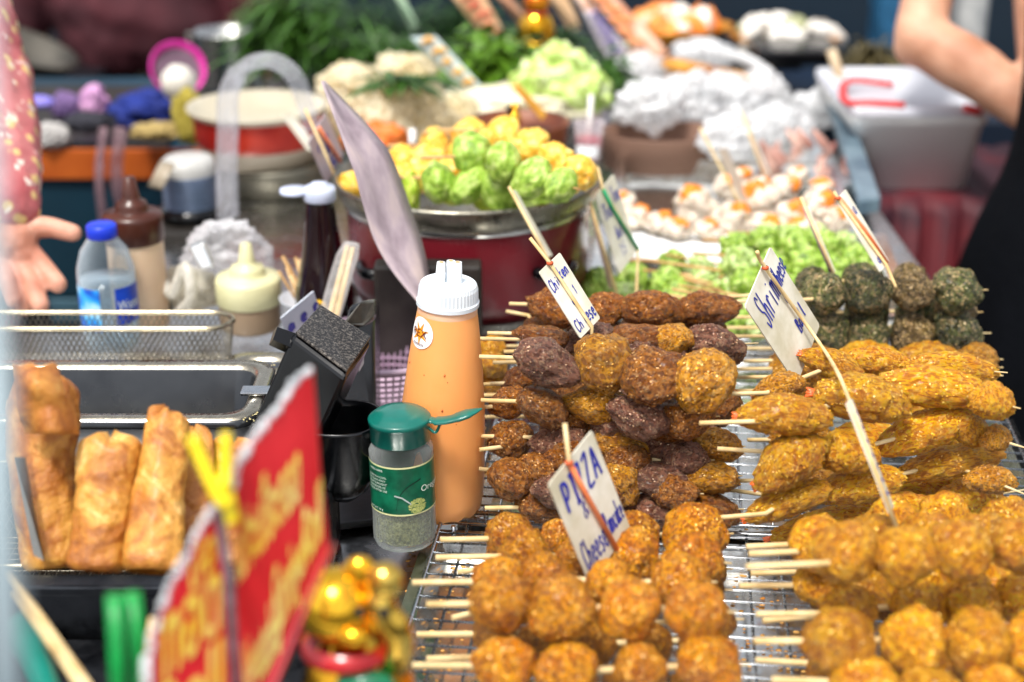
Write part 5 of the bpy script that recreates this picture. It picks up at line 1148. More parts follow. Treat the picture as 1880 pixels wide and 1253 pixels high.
for k2, xx in enumerate((190, 222)):
    tag(MB().tube(smooth_path([Y(xx, 235, 2.15), Y(xx-8, 330, 2.12), Y(xx+4+k2*18, 440, 2.1)], 5), m_(13, Y(xx, 300, 2.1)), 12, flat=.3).build('plastic_strip', film('pink_film', 'b898a0', .35, .2, 30, .6, .01)), ['left', 'right'][k2]+' of two translucent pinkish plastic strips hanging off the cabinet', 'strip')
# pink bowl with white ball
e = empty('pink_bowl', Y(325, 130, 2.35), 'magenta plastic bowl tipped on its side', 'bowl')
c = Y(325, 130, 2.35); r = m_(52, c)
MB().lathe([(r*.4, -r*.5), (r*.85, -r*.2), (r, r*.3), (r*.95, r*.3), (r*.8, -r*.18), (.0001, -r*.4)], 40, Matrix.Translation(c) @ Matrix.Rotation(R(60), 4, 'X') @ Matrix.Rotation(R(20), 4, 'Y')).build('bowl_body', mat('magenta', 'c01888', 'e03aa8', sc_=30, rough=.35), e)
MB().lathe([(.0001, r*.05), (r*.6, r*.05), (r*.8, r*.1)], 32, Matrix.Translation(c) @ Matrix.Rotation(R(60), 4, 'X') @ Matrix.Rotation(R(20), 4, 'Y')).build('inner', mat('mauve_dark', '584050', '705868', rough=.6), e)
c = Y(328, 152, 2.25); tag(MB().ball(c, m_(33, c), 4, (1, 1, 1), .06, 2, 3).build('white_ball', mat('white_ball', 'c8c4b8', 'e4e0d4', sc_=8, rough=.4)), 'white rounded ball in front of the magenta bowl', 'ball')
# aluminium pot
c = Y(425, 158, 2.5); r = m_(60, c); hp = m_(95, c)
e = empty('metal_pot', c, 'tall aluminium pot with a bright rim behind the enamel bowl', 'pot')
MB().lathe([(.0001, 0), (r*.98, 0), (r, .004), (r, hp), (r*1.05, hp+.003), (r*1.05, hp+.006), (r*.97, hp+.004), (r*.95, hp*.3), (.0001, hp*.3)], 48, Matrix.Translation(c)).build('pot_body', st_table, e)
MB().tube([c+Vector((-r*1.02, 0, hp*.8)), c+Vector((-r*1.25, 0, hp*.9)), c+Vector((-r*1.25, 0, hp*1.0)), c+Vector((-r*1.02, 0, hp*1.0))], .004, 8).build('handle', st_dull, e)
# pale enamel bowl with red side on a grey pot
c = Y(472, 200, 1.98); r = m_(128, c); 
e = empty('enamel_bowl', c-Vector((0, 0, .06)), 'wide cream enamel bowl with a red band, standing on a grey pot', 'bowl')
zt = c.z; MT = Matrix.Translation((c.x, c.y, 0))
m = MB(); m.lathe([(r*.9, zt-.006), (r, zt+.002), (r*1.0, zt+.006), (r*.93, zt+.003), (r*.8, zt-.012), (.0001, zt-.018)], 64, MT); m.build('inside', mat('cream_enamel', 'aca48e', 'c4bca8', sc_=9, rough=.3), e)
m = MB(); m.lathe([(r*.93, zt-.003), (r*.90, zt-.035), (r*.86, zt-.042)], 64, MT); m.build('red_band', mat('red_band', 'a02018', 'c83c28', sc_=20, rough=.3), e)
m = MB(); m.lathe([(r*.86, zt-.042), (r*.80, zt-.065), (.0001, zt-.068)], 64, MT); m.build('foot', mat('cream_foot', 'a89c88', 'c4b8a4', sc_=14, rough=.4), e)
c2 = Vector((c.x+.02, c.y+.0, -.022)); tag(MB().lathe([(.0001, 0), (r*.80, .001), (r*.84, zt-.05), (r*.86, zt-.046), (.0001, zt-.0465)], 48, Matrix.Translation((c2.x, c2.y, -.022))).build('metal_pot', mat('grey_pot', '4c4a40', '7a7668', sc_=9, rough=.4, metal=.5)), 'stained grey pot under the cream enamel bowl', 'pot')
# stack of lids on the left corner
c = Y(345, 300, 1.80); r = m_(50, c); e = empty('lid_stack', c-Vector((0, 0, .05)), 'white lid over a stack of blue grey containers at the counter corner', 'containers')
m = MB(); m.lathe([(.0001, .008), (r*.8, .008), (r*.95, .004), (r, -.004), (r*.96, -.012)], 40, Matrix.Translation(c)); m.build('lid', mat('white_lid', 'a8a8a4', 'c8c8c4', sc_=20, rough=.35), e)
m = MB()
for k2 in range(6): m.lathe([(r*.94, -.012-.007*k2), (r*1.02, -.015-.007*k2), (r*.94, -.0185-.007*k2)], 40, Matrix.Translation(c))
m.build('stacked_tubs', mat('blue_grey', '46566a', '60708a', sc_=20, rough=.4), e)
m = MB(); m.lathe([(r*.9, -.05), (r*1.2, -.055), (r*1.2, -.066), (.0001, -.067)], 40, Matrix.Translation(c)); m.build('base', black_pl, e)
tag(MB().boxat((c.x-.05, c.y-.06, -.3), (c.x+.04, c.y+.05, c.z-.067), .004).build('support_box', dark_wood), 'dark box below the stacked lids', 'box')
tag(MB().tube([Y(285, 345, 1.74), Y(308, 300, 1.76)], .012, 12, flat=.3).build('scoop', mat('tan_scoop', '8a8070', 'a89c88', rough=.4)), 'grey scoop leaning on the stacked lids', 'scoop')
# wok at top left
e = empty('wok', Y(45, 90, 2.9), 'blackened wok with a pale rim at the top left', 'wok')
c = Y(40, 90, 2.9); r = m_(105, c)
m = MB(); m.lathe([(.0001, -r*.55), (r*.4, -r*.5), (r*.8, -r*.2), (r, r*.05), (r*1.02, r*.08), (r*.97, r*.06), (r*.75, -r*.15), (.0001, -r*.4)], 48, Matrix.Translation(c) @ Matrix.Rotation(R(22), 4, 'Y')); m.build('wok_body', mat('wok_black', '20201e', '8a8478', sc_=5, rough=.35, metal=.6, lo=.45, hi=.7), e)
tag(MB().boxat((-1.6, 2.75, -.9), (-.83, 3.3, -.12), .01).build('stove', mat('stove_dark', '0c0e12', '1a1c22', sc_=5, rough=.4)), 'dark stove cabinet beneath the wok', 'stove')

# ================================================================== CENTRE BACK: NOODLE BAGS, HERBS, CABBAGE
gN = 'clear bags of noodles and vegetables behind the pan'
for k2, (x, y, yy, w, h, lb) in enumerate([(650, 160, 2.15, 60, 46, 'topmost at the left'), (690, 230, 2.0, 66, 60, 'in front, above the mauve card'), (765, 215, 2.05, 66, 66, 'in the middle with greens above it'), (830, 225, 2.1, 50, 56, 'at the right beside the brown bowl'), (745, 140, 2.3, 70, 40, 'at the back under the herbs'), (640, 215, 2.05, 40, 40, 'low at the left with carrot showing')]):
    bag('noodle_bag', 'clear bag of pale noodles ' + lb, 'bag', x, y, yy, w, h, bagy, 20+k2*3, group=gN)
    c = Y(x, y, yy); r = m_(w*.78, c)
    m = MB(); rn = random.Random(k2)
    for i in range(60):
        p = [c+Vector((rn.gauss(0, .4)*r, rn.gauss(0, .25)*r, rn.gauss(0, .35)*r*h/w)) for _ in range(3)]
        m.tube(smooth_path(p, 3), .0022, 5, cap=False)
    tag(m.build('noodles', mat('noodle', 'd8c080', 'f0e0b0', sc_=8, rough=.5)), 'pale noodles tangled inside the bag ' + lb, 'noodles', kind='stuff')
c = Y(690, 258, 1.95); tag(MB().ball(c, m_(52, c), 4, (1.1, .6, .6), .4, 2.5, 4).build('shredded_carrot', mat('carrot', 'e06418', 'f08838', sc_=30, rough=.5, bump=.5, bs=60)), 'orange shredded carrot in the front noodle bag', 'carrot')
def leaves(name, label, cat, px, py, y, w, h, n, ln, wd, mt, seed, droop=.5, up_=.4, group=None, dirx=0):
    """bunch of thin arching leaves spread through a volume"""
    rn = random.Random(seed); m = MB(); c = Y(px, py, y); W_, H_ = m_(w, c), m_(h, c)
    for i in range(n):
        p = c+Vector((rn.gauss(0, .42)*W_, rn.gauss(0, .3)*W_*.6, rn.gauss(0, .42)*H_))
        d = Vector((rn.uniform(-1, 1)+dirx, rn.uniform(-1, 1), rn.uniform(-.3, 1)*up_+.1)).normalized(); l_ = ln*rn.uniform(.5, 1.3); s_ = d.cross(ZA).normalized() if abs(d.z) < .95 else RT
        s_ = (s_+Vector((rn.uniform(-.5, .5), rn.uniform(-.5, .5), rn.uniform(-.5, .5)))).normalized(); K = 4; L_, Rr = [], []
        for k2 in range(K+1):
            t = k2/K; q = p+d*l_*t-ZA*droop*l_*t*t; ww = wd*sin(pi*(.12+.86*t))*rn.uniform(.8, 1.1); L_.append(q-s_*ww); Rr.append(q+s_*ww)
        m.add(L_+Rr, [(j, j+1, K+2+j, K+1+j) for j in range(K)], True)
    o = m.build(name, mt); return tag(o, label, cat, group)
hA = leafmat('herb_dark', '2c5420', '548636', '92b868'); hB2 = leafmat('herb_mid', '4c7c28', '82b048', 'b8d884'); hC = leafmat('herb_light', '6c9c28', 'a0cc4c', 'd0e890')
gH = 'bunches of green herbs at the back'
leaves('herb_bunch', 'dark feathery herb bunch at the top, left of the tall cards', 'herbs', 640, 60, 2.75, 150, 60, 1500, .06, .0022, hA, 1, group=gH)
leaves('herb_bunch', 'light arching herb sprigs spilling left over the enamel bowl', 'herbs', 560, 60, 2.45, 90, 80, 900, .08, .0030, hB2, 2, group=gH, dirx=-.8)
leaves('herb_bunch', 'mid green feathery herbs above the noodle bags', 'herbs', 700, 105, 2.45, 120, 34, 1300, .055, .0024, hB2, 3, group=gH)
leaves('herb_bunch', 'dark herb bunch behind the blue and orange card', 'herbs', 840, 60, 2.8, 100, 60, 1300, .05, .0026, hA, 4, group=gH)
leaves('spring_onion', 'dark green onion leaves lying across the noodle bags', 'vegetable', 740, 150, 2.02, 60, 16, 90, .06, .004, hB2, 5, droop=.3, up_=.05)
leaves('frilly_lettuce', 'frilly light green lettuce left of the cabbage', 'lettuce', 905, 120, 2.3, 80, 50, 420, .05, .015, hC, 6)
leaves('herb_bunch', 'curly dark green herbs above the cabbage', 'herbs', 985, 80, 2.5, 84, 26, 900, .035, .006, hA, 7, group=gH)
leaves('herb_bunch', 'green herb sprigs right of the cabbage', 'herbs', 1105, 150, 2.3, 46, 50, 500, .04, .004, hB2, 8, group=gH)
c = Y(1032, 150, 2.2); r = m_(80, c)
cab = leafmat('cabbage_leaf', '9ac040', 'cce484', 'f4f8d8')
e = empty('cabbage', c, 'pale green cabbage half with folded outer leaves', 'cabbage')
put_food('head', 'soft', cab, c, (r*.95, r*.8, r*.7), None, e, 2)
for k2, (dx, dz, s_) in enumerate([(-.6, -.1, .75), (.5, -.1, .7), (0, .3, .7)]): put_food('outer_leaf', 'leaf', cab, c+Vector((dx*r, -.2*r, dz*r)), (r*s_, r*.5, r*s_*.8), None, e, k2)
# white sheet/cloth below the vegetables, wooden bowl
bag('paper_wrap', 'cream paper wrap below the cabbage', 'paper', 940, 190, 2.2, 150, 30, mat('cream_wrap', 'ccc6a8', 'ece6cc', sc_=10, rough=.6, bump=.3, bs=20), 31, nz=.3)
c = Y(955, 268, 1.98); r = m_(88, c); e = empty('wooden_bowl', c-Vector((0, 0, .04)), 'round brown wooden steamer with a lid rim behind the pan', 'steamer')
m = MB(); m.lathe([(.0001, -.05), (r*.95, -.05), (r*.98, .012), (r, .030), (r*1.03, .034), (r*.95, .032), (r*.9, .02), (.0001, .02)], 48, Matrix.Translation(c)); m.build('bowl_body', mat('brown_wood', '5c2c18', '8c4e2c', sc_=14, rough=.45), e)
m = MB(); m.lathe([(r*.985, .003), (r*1.01, .005), (r*.985, .008)], 48, Matrix.Translation(c)); m.build('band', st_dull, e)
# little gold figure and folded orange card on it
c = Y(945, 215, 1.95)
e = empty('gold_figurine', c-Vector((0, 0, .02)), 'tiny gold and black figurine standing on the wooden steamer', 'figurine')
MB().ball(c-Vector((0, 0, .004)), .011, 3, (.8, .8, 1.2)).build('body', gold, e); MB().ball(c+Vector((0, 0, .012)), .007, 3).build('head', gold, e); MB().tube([c+Vector((-.006, -.008, .004)), c+Vector((-.008, -.01, .018))], .003, 8).build('arm', black_pl, e)
tag(MB().prism([Y(940, 162, 1.97), Y(950, 158, 1.97), Y(1003, 212, 1.97), Y(995, 222, 1.97)], Vector((0, .02, 0)), .001).build('folded_card', mat('amber_card', 'c88820', 'e0a840', rough=.5)), 'narrow amber card leaning over the wooden steamer', 'card')
c = Y(985, 40, 2.45); e = empty('gold_figurine', c-Vector((0, 0, .03)), 'larger gold figurine among the cards at the top', 'figurine')
MB().ball(c-Vector((0, 0, .012)), m_(34, c), 4, (1, .9, 1.1)).build('body', gold, e); MB().ball(c+Vector((0, 0, .03)), m_(24, c), 4, (1, 1, .95)).build('head', mat('red_glaze', 'c02810', 'e8a020', sc_=30, rough=.15, metal=.7), e); MB().lathe([(.018, 0), (.02, .002), (.018, .004)], 24, Matrix.Translation(c+Vector((0, 0, .012)))).build('collar', MC['red_collar'], e)
# drink cup
c = Y(1080, 296, 1.93); r = m_(28, c); hp = m_(72, c); MT = Matrix.Translation(c)
e = empty('drink_cup', c, 'clear cup of red iced drink with a white label and straw', 'cup')
MB().lathe([(.0001, 0), (r*.75, 0), (r, hp), (r*1.05, hp+.001)], 32, MT).build('cup_body', film('cup_clear', 'f0e8ec', .22, .08, 10, 0, wrinkle=False), e)
MB().lathe([(.0001, .002), (r*.74, .002), (r*.90, hp*.62), (.0001, hp*.62)], 32, MT).build('drink', mat('red_drink', 'b0183c', 'd84868', sc_=20, rough=.2), e)
arcstrip(r*.92, hp*.18, hp*.48, R(-60), R(40)).build('label', mat('sticker_white', 'e8ecee'), e, shift=False).matrix_basis = Matrix.Identity(4)
MB().tube([c+Vector((0, 0, hp*.4)), c+Vector((.002, 0, hp*1.7))], .0032, 10).build('straw', mat('straw_white', 'e8e4e0', rough=.3), e)
MB().tube([Y(757, 300, 1.85), Y(757, 236, 1.85)], .0035, 10)
tag(MB().tube([Y(757, 305, 1.75), Y(757, 238, 1.75)], .0040, 10).build('drinking_straw', mat('straw_white', 'e8e4e0')), 'short upright white straw behind the yellow dumplings', 'straw')

# ================================================================== RIGHT BACK: BASKET, PLASTIC BAGS, SEAFOOD TRAYS
c = Y(1215, 285, 2.02); r = m_(105, c)
wv = NT('woven'); co_ = wv.coord(False); p_ = wv.n('ShaderNodeBsdfPrincipled'); w_ = wv.n('ShaderNodeTexWave', bands_direction='Z'); w_.inputs['Scale'].default_value = 60; wv.l(co_, w_.inputs['Vector'])
wv.l(wv.mix(w_.outputs['Fac'], rgb('5c4034'), rgb('93705c')), p_.inputs['Base Color']); p_.inputs['Roughness'].default_value = .7; wv.l(wv.bump(w_.outputs['Fac'], .6, .003), p_.inputs['Normal']); wv.l(p_.outputs[0], wv.out.inputs[0])
e = empty('woven_basket', c-Vector((0, 0, .03)), 'low oval brown basket under heaped clear plastic bags', 'basket')
MB().lathe([(.0001, -.014), (r*1.02, -.014), (r*1.06, .03), (r*1.08, .034), (r*.99, .032), (r*.95, .0), (.0001, .0)], 56, Matrix.Translation(c), sy=.7).build('basket_body', wv.m, e)
gB2 = 'crumpled clear bags of white food'
for k2, (x, y, yy, w, h, lb) in enumerate([(1190, 195, 2.05, 60, 44, 'on the left of the brown basket'), (1265, 185, 2.1, 60, 50, 'in the middle over the brown basket'), (1340, 185, 2.2, 66, 46, 'behind the beige card'), (1290, 100, 2.6, 54, 26, 'below the orange seafood tray'), (1400, 180, 2.3, 50, 50, 'right of the middle beside the pale loop'), (1430, 235, 2.1, 56, 44, 'right behind the rolls'), (1340, 250, 1.95, 54, 40, 'just behind the bluish card'), (1490, 210, 2.3, 46, 40, 'at the right against the metal edge'), (1170, 130, 2.4, 50, 30, 'left under the brown glazed piece')]):
    bag('plastic_bag', 'shiny crumpled clear bag ' + lb, 'bag', x, y, yy, w, h, bagw, 40+k2*3, group=gB2, nz=.32, nf=2.0)
tag(MB().tube(smooth_path([Y(1165, 108, 2.45), Y(1230, 118, 2.4), Y(1310, 135, 2.35), Y(1370, 150, 2.3), Y(1405, 172, 2.28)], 6), [.014]*6+[.018]*12+[.014]*6+[.008], 14, flat=.6).build('glazed_fish', mat('glazed_brown', '7c4410', 'd89838', sc_=30, rough=.25, coat=.4)), 'long curved golden brown grilled piece above the white bags', 'food')
tag(MB().tube(smooth_path([Y(1290, 95, 2.5), Y(1360, 105, 2.4), Y(1410, 135, 2.35), Y(1425, 180, 2.3)], 6), .008, 12).build('plastic_loop', film('white_loop', 'f0f0f0', .8, .2, 30, .5, .005)), 'white plastic loop arching right of the brown piece', 'loop')
# squid strips in a clear pack
e = empty('squid_pack', Y(1480, 300, 1.98), 'steel tray of reddish squid pieces next to the metal edge', 'food')
rn = random.Random(12); sq = mat('squid_red', '7c3a30', 'd8b0a0', sc_=16, rough=.35)
for k2 in range(26):
    c = Y(rn.uniform(1400, 1555), rn.uniform(255, 335), rn.uniform(1.92, 2.1)); a_ = rn.uniform(0, 3)
    MB().tube(smooth_path([c+Vector((-.012*cos(a_), 0, -.01)), c, c+Vector((.012*cos(a_+.5), .005, .014))], 3), [.005, .0055, .006, .006, .005, .004, .002], 8).build('squid_piece', sq, e)
MB().boxat(Y(1385, 350, 1.88), Y(1565, 345, 1.88)+Vector((0, .25, .006)), .002).build('dish', st_bright, e)
# side rail of the counter
tag(MB().prism([Z(1514, 150, .03), Z(1545, 150, .03), Z(1618, 362, .012), Z(1575, 368, .012)], -ZA*.02, .003).build('side_rail', mat('rail_blue_grey', '5c7484', '8ca4b0', sc_=18, rough=.35, metal=.5)), 'blue grey metal rail along the right side of the back counter', 'rail')
# seafood trays
gS = 'round golden trays of seafood at the back'
def stray(px, py, y, w, label, cols, seed, zup=.03):
    c = Y(px, py, y); r = m_(w, c); MT = Matrix.Translation(c)
    e = empty('seafood_tray', c-Vector((0, 0, .03)), label, 'tray', gS)
    MB().lathe([(.0001, -.03), (r*.62, -.028), (r*.8, -.012), (r, .006), (r*1.02, .010), (r*.95, .006), (r*.75, -.008), (.0001, -.012)], 40, MT, sy=.75, wob=.06, seed=seed).build('tray_body', mat('amber_tray', 'a86814', 'd89428', sc_=14, rough=.35, metal=.3), e)
    rn = random.Random(seed)
    for k2 in range(26):
        a_, q = rn.uniform(0, 6.28), sqrt(rn.random())*r*.8; s_ = r*rn.uniform(.14, .24)
        put_food('seafood_piece', rn.choice(('soft', 'wonton', 'leaf')), rn.choice(cols), c+Vector((q*cos(a_), q*sin(a_)*.7, .004+rn.uniform(0, 1)*r*.22*(1-q/r))), (s_*1.3, s_, s_*.7), None, e)
w1 = mat('sea_orange', 'f07820', 'ffb060', sc_=3, rough=.3); w2 = mat('sea_pink', 'e89c80', 'f8d0b8', sc_=3, rough=.3); w3 = mat('sea_white', 'd8d0c4', 'f0ece4', sc_=3, rough=.3); w4 = mat('sea_grey', '706860', 'b0a89c', sc_=3, rough=.4); w5 = mat('sea_green', '788058', 'b0b088', sc_=3, rough=.4)
stray(1235, 55, 2.9, 108, 'golden tray of bright orange seafood at the back', [w1, w1, w2, w3], 3)
stray(1445, 72, 2.8, 104, 'golden tray of pale shellfish to the right of the orange seafood', [w3, w3, w4, w5], 4)
tag(MB().boxat(Y(1390, 120, 2.62), Y(1548, 118, 2.62)+Vector((0, .3, .02)), .004).build('black_tray', black_pl), 'black tray under the pale shellfish', 'tray')
tag(MB().boxat((.10, 2.78, -.02), (.52, 3.05, Y(1300, 92, 2.8).z-.034), .004).build('support_box', st_dark), 'dark box holding up the seafood trays', 'box')
# top signs
def plank(label, pts, d, face, mtw=None, mark=None):
    e = empty('price_card', P(*pts[0], d), label, 'sign', 'tall price cards at the back')
    q = [P(x, y, d+.04*k2/3) for k2, (x, y) in enumerate(pts)]; MB().prism(q, FW*.003).build('card', face, e)
    if mark:
        m = MB(); rn = random.Random(label)
        for k2 in range(5):
            a_ = q[0].lerp(q[3], .12+.17*k2); b_ = q[1].lerp(q[2], .12+.17*k2)
            p1 = a_.lerp(b_, .2)-FW*.006; p2 = a_.lerp(b_, rn.uniform(.6, .9))-FW*.010
            m.tube([p1, p1.lerp(p2, .5)+UP*.006, p2], .004, 6)
        m.build('writing', mark, e)
redt = mat('red_marks', 'd85a40', 'e88868', rough=.5)
plank('tall orange and white card at the top centre', [(826, -10), (882, -20), (936, 78), (912, 96)], 2.5, mat('card_peach', 'c0986c', 'd8b48c', sc_=18, rough=.5), None, redt)
plank('pale blue card with orange writing leaning over the noodle bags', [(752, 68), (800, 66), (896, 172), (868, 182)], 2.2, mat('card_blue', 'a8bcc0', 'c8d4d0', sc_=14, rough=.4), None, mat('orange_marks', 'e0a040', 'e8b860', rough=.5))
plank('thin pale green card at the top left of the herbs', [(722, -10), (740, -10), (768, 48), (756, 60)], 2.5, mat('card_green', '98b898', 'b8ccb0', sc_=20, rough=.5))
plank('narrow beige card between the tall cards', [(908, -10), (934, -10), (972, 40), (960, 52)], 2.5, mat('card_beige', 'a8785c', 'c8a080', sc_=20, rough=.5))
plank('peach card right of the large gold figurine', [(1006, -10), (1040, -10), (1066, 50), (1046, 60)], 2.55, mat('card_peach', 'c0986c', 'd8b48c'))
plank('wide white banner with orange lettering at the top', [(1052, -10), (1125, -10), (1230, 100), (1130, 110)], 2.75, mat('banner', 'd89068', 'f0d8c4', sc_=12, rough=.5), None, w1)
plank('pale banner strip with purple lettering', [(1070, 20), (1110, 20), (1160, 110), (1120, 120)], 2.62, mat('banner_pale', 'c8c0c8', 'e4dcd8', sc_=12, rough=.5), None, mat('purple_marks', '6c5ca0', '8070b0', rough=.5))
tag(MB().tube([P(1068, -20, 2.5), P(1160, 92, 2.52)], .004, 8).build('dark_rod', black_pl), 'thin dark rod crossing the banners', 'rod')
tag(MB().tube([Y(1526, 92, 2.3), Y(1548, 160, 2.28)], .0075, 8).build('wooden_stick', mat('light_wood', 'b8a080', 'd0bc9c', rough=.5)), 'pale flat wooden stick standing by the white tub', 'stick')

# ================================================================== WHITE TUB ON RED CLOTH
tubm = mat('tub_plastic', 'ecebe8', 'f6f5f2', sc_=6, rough=.35, rv=.08)
yF2 = 2.06; A1, A2, A3, A4 = Y(1562, 215, yF2), Y(1822, 205, yF2), Y(1784, 362, yF2), Y(1612, 355, yF2)
e = empty('white_tub', (A1+A3)/2, 'white plastic tub with red lid handles on the red cloth', 'tub')
dd = Vector((0, .26, 0)); zr = A1.z; zlw = A4.z
rg = lambda x0, x1, y0, y1, z, rad: rr_ring((x0+x1)/2, (y0+y1)/2, (x1-x0)/2, (y1-y0)/2, rad, z)
loft([rg(A1.x, A2.x, yF2, yF2+.26, zr, .02), rg(A1.x, A2.x, yF2, yF2+.26, zr-.012, .02), rg(A1.x+.004, A2.x-.004, yF2+.004, yF2+.256, zr-.014, .018), rg(A4.x, A3.x, yF2+.02, yF2+.24, zlw, .02)]).build('tub_body', tubm, e)
loft([rg(A1.x-.003, A2.x+.003, yF2-.003, yF2+.263, zr+.001, .02), rg(A1.x-.003, A2.x+.003, yF2-.003, yF2+.263, zr+.012, .02), rg(A1.x+.008, A2.x-.008, yF2+.01, yF2+.25, zr+.014, .02), rg(A1.x+.02, A2.x-.02, yF2+.022, yF2+.238, zr+.006, .02)]).build('lid', mat('lid_white', 'c0c2cc', 'd4d6dc', sc_=6, rough=.3), e)
redh = mat('red_handle', 'c81418', 'e02a24', sc_=20, rough=.3)
MB().tube(smooth_path([Y(1640, 155, 2.2), Y(1570, 148, 2.2), Y(1548, 160, 2.15), Y(1555, 188, 2.06), Y(1600, 190, 2.04), Y(1660, 194, 2.04)], 5), .006, 10, flat=.7).build('handle', redh, e)
MB().tube([Y(1770, 198, 2.045), Y(1800, 206, 2.045)], .006, 10).build('handle', redh, e)
rc = NT('red_cloth'); co_ = rc.coord(False); p_ = rc.n('ShaderNodeBsdfPrincipled'); rc.l(rc.ramp(rc.noise(co_, 9, 3), [(.4, rgb('30091a')), (.6, rgb('5c0e1a'))]), p_.inputs['Base Color']); p_.inputs['Roughness'].default_value = .7; rc.l(p_.outputs[0], rc.out.inputs[0])
m = MB(); vs = []; nx = 60; x0, x1 = .46, .86
for i in range(nx+1):
    x = x0+(x1-x0)*i/nx; yy = 2.02+.010*sin(i*.9)+.006*sin(i*2.3)
    vs += [(x, yy+.3, zlw-.001), (x, 2.035, zlw-.001), (x, yy-.002, zlw-.02), (x, yy-.012, -.9)]
m.add(vs, [(4*i+j, 4*i+4+j, 4*i+5+j, 4*i+1+j) for i in range(nx) for j in range(3)], True)
e = m.build('draped_table', rc.m); tag(e, 'side table draped to the ground in dark red cloth', 'table')
tag(MB().boxat((.44, 2.75, -.9), (1.6, 3.2, -.12), .01).build('dark_cabinet', mat('navy_dark', '081220', '102238', sc_=2, rough=.4)), 'dark navy cabinet behind the tub and the person in black', 'cabinet')
leaves('herb_bunch', 'dull brown green herbs behind the red handled tub', 'herbs', 1600, 110, 2.55, 50, 30, 400, .04, .004, mat('dull_herb', '3a3420', '6c6038', rough=.6), 15, group=gH)
tag(MB().boxat((-1.7, 3.7, -.9), (2.2, 3.9, .35), .01).build('partition', mat('navy_wall', '08141e', '0e2434', sc_=1.2, rough=.6)), 'dark blue partition closing off the stall behind', 'partition')
for k2, (x, a_, b_) in enumerate([(1790, '9a9c9c', 'c0c0bc'), (1640, '16405c', '28648c')]):
    tag(MB().boxat(Y(x-36, 120, 3.3), Y(x+36, -40, 3.3)+Vector((0, .1, 0)), .02).build('container', mat('container_%s' % a_, a_, b_, rough=.5)), ['pale grey container seen between the arm and the black dress', 'dim blue container at the top right'][k2], 'container')

# ================================================================== PEOPLE
skin = mat('skin', 'b87860', 'daa48c', sc_=30, rough=.55, sss=.25, bump=.15, bs=260); skin2 = mat('skin_tan', 'b07c60', 'd4a488', sc_=14, rough=.58, sss=.2, bump=.3, bs=160, bd=.002)
def body(name, caps, mt, par, vox, it=6):
    m = MB()
    for a_, b_, ra, rb_ in caps: m.capsule(a_, b_, ra, rb_)
    o = m.build(name, mt, par); r_ = o.modifiers.new('r', 'REMESH'); r_.mode = 'VOXEL'; r_.voxel_size = vox; r_.use_smooth_shade = True
    s_ = o.modifiers.new('s', 'SMOOTH'); s_.factor = .6; s_.iterations = it; return o
# vendor in pink shirt on the left: hand over the counter
dv = 1.52
def q(x, y, dd_=0): return P(x, y, dv+dd_)
e = empty('person', (-.62, 1.75, -.9), 'person in a pink patterned shirt at the left edge holding out an open hand', 'person')
sh_ = Vector((-.70, 1.72, .42))
caps = [(sh_, q(-60, 330, .06), .042, .038), (q(-60, 330, .06), q(8, 408), .034, .024),
        (q(8, 408), q(26, 440), .022, .024), (q(26, 440), q(40, 462), .022, .018), (q(10, 450, .01), q(14, 490, .01), .024, .022), (q(30, 420), q(54, 418), .017, .012),
        (q(50, 416), q(95, 418), .0125, .0100), (q(95, 418), q(134, 428), .0100, .0088),
        (q(40, 450), q(78, 490), .0120, .0105), (q(78, 490), q(106, 522, -.01), .0105, .0092),
        (q(26, 470), q(58, 520, -.01), .0115, .0100), (q(58, 520, -.01), q(74, 560, -.015), .0100, .0090),
        (q(12, 480), q(36, 530, -.01), .0110, .0095), (q(36, 530, -.01), q(44, 566, -.005), .0095, .0085),
        (q(-6, 470), q(12, 520, -.02), .0100, .009), (q(12, 520, -.02), q(22, 552, -.02), .009, .008),
        (sh_, sh_+Vector((.0, .03, .09)), .05, .05), (sh_+Vector((0, .03, .09)), sh_+Vector((.02, .02, .22)), .075, .085),
        (sh_+Vector((-.05, .03, -.1)), Vector((-.72, 1.80, -.1)), .12, .13), (Vector((-.72, 1.80, -.1)), Vector((-.68, 1.80, -.82)), .12, .05)]
body('body', caps, skin, e, .0022, 3)
pt = NT('pink_print'); co_ = pt.coord(False); p_ = pt.n('ShaderNodeBsdfPrincipled')
base = pt.ramp(pt.noise(co_, 12, 3), [(.35, rgb('a84c50')), (.6, rgb('c47a78'))]); v_ = pt.n('ShaderNodeTexVoronoi'); v_.inputs['Scale'].default_value = 55; pt.l(co_, v_.inputs['Vector'])
base = pt.mix(pt.ramp(v_.outputs['Distance'], [(.22, (1, 1, 1)), (.36, (0, 0, 0))]), base, rgb('d8b878')); base = pt.mix(pt.ramp(pt.noise(co_, 60, 2), [(.60, (0, 0, 0)), (.66, (.8,)*3)]), base, rgb('e8dccc'))
pt.l(base, p_.inputs['Base Color']); p_.inputs['Roughness'].default_value = .75; pt.l(pt.bump(pt.noise(co_, 20, 3), .6, .01), p_.inputs['Normal']); pt.l(p_.outputs[0], pt.out.inputs[0])
m = MB()
for a_, b_, ra, rb_ in [(q(-110, -60, .16), q(-50, 120, .12), .062, .058), (q(-50, 120, .12), q(-14, 280, .05), .058, .050), (q(-14, 280, .05), q(18, 372, .0), .050, .032),
                        (Vector((-.74, 1.75, .38)), Vector((-.74, 1.80, -.15)), .13, .15), (q(-110, -60, .16), Vector((-.74, 1.75, .38)), .07, .12)]: m.capsule(a_, b_, ra, rb_)
o = m.build('shirt', pt.m, e); r_ = o.modifiers.new('r', 'REMESH'); r_.mode = 'VOXEL'; r_.voxel_size = .005; r_.use_smooth_shade = True
tx = bpy.data.textures.new('folds', 'CLOUDS'); tx.noise_scale = .05
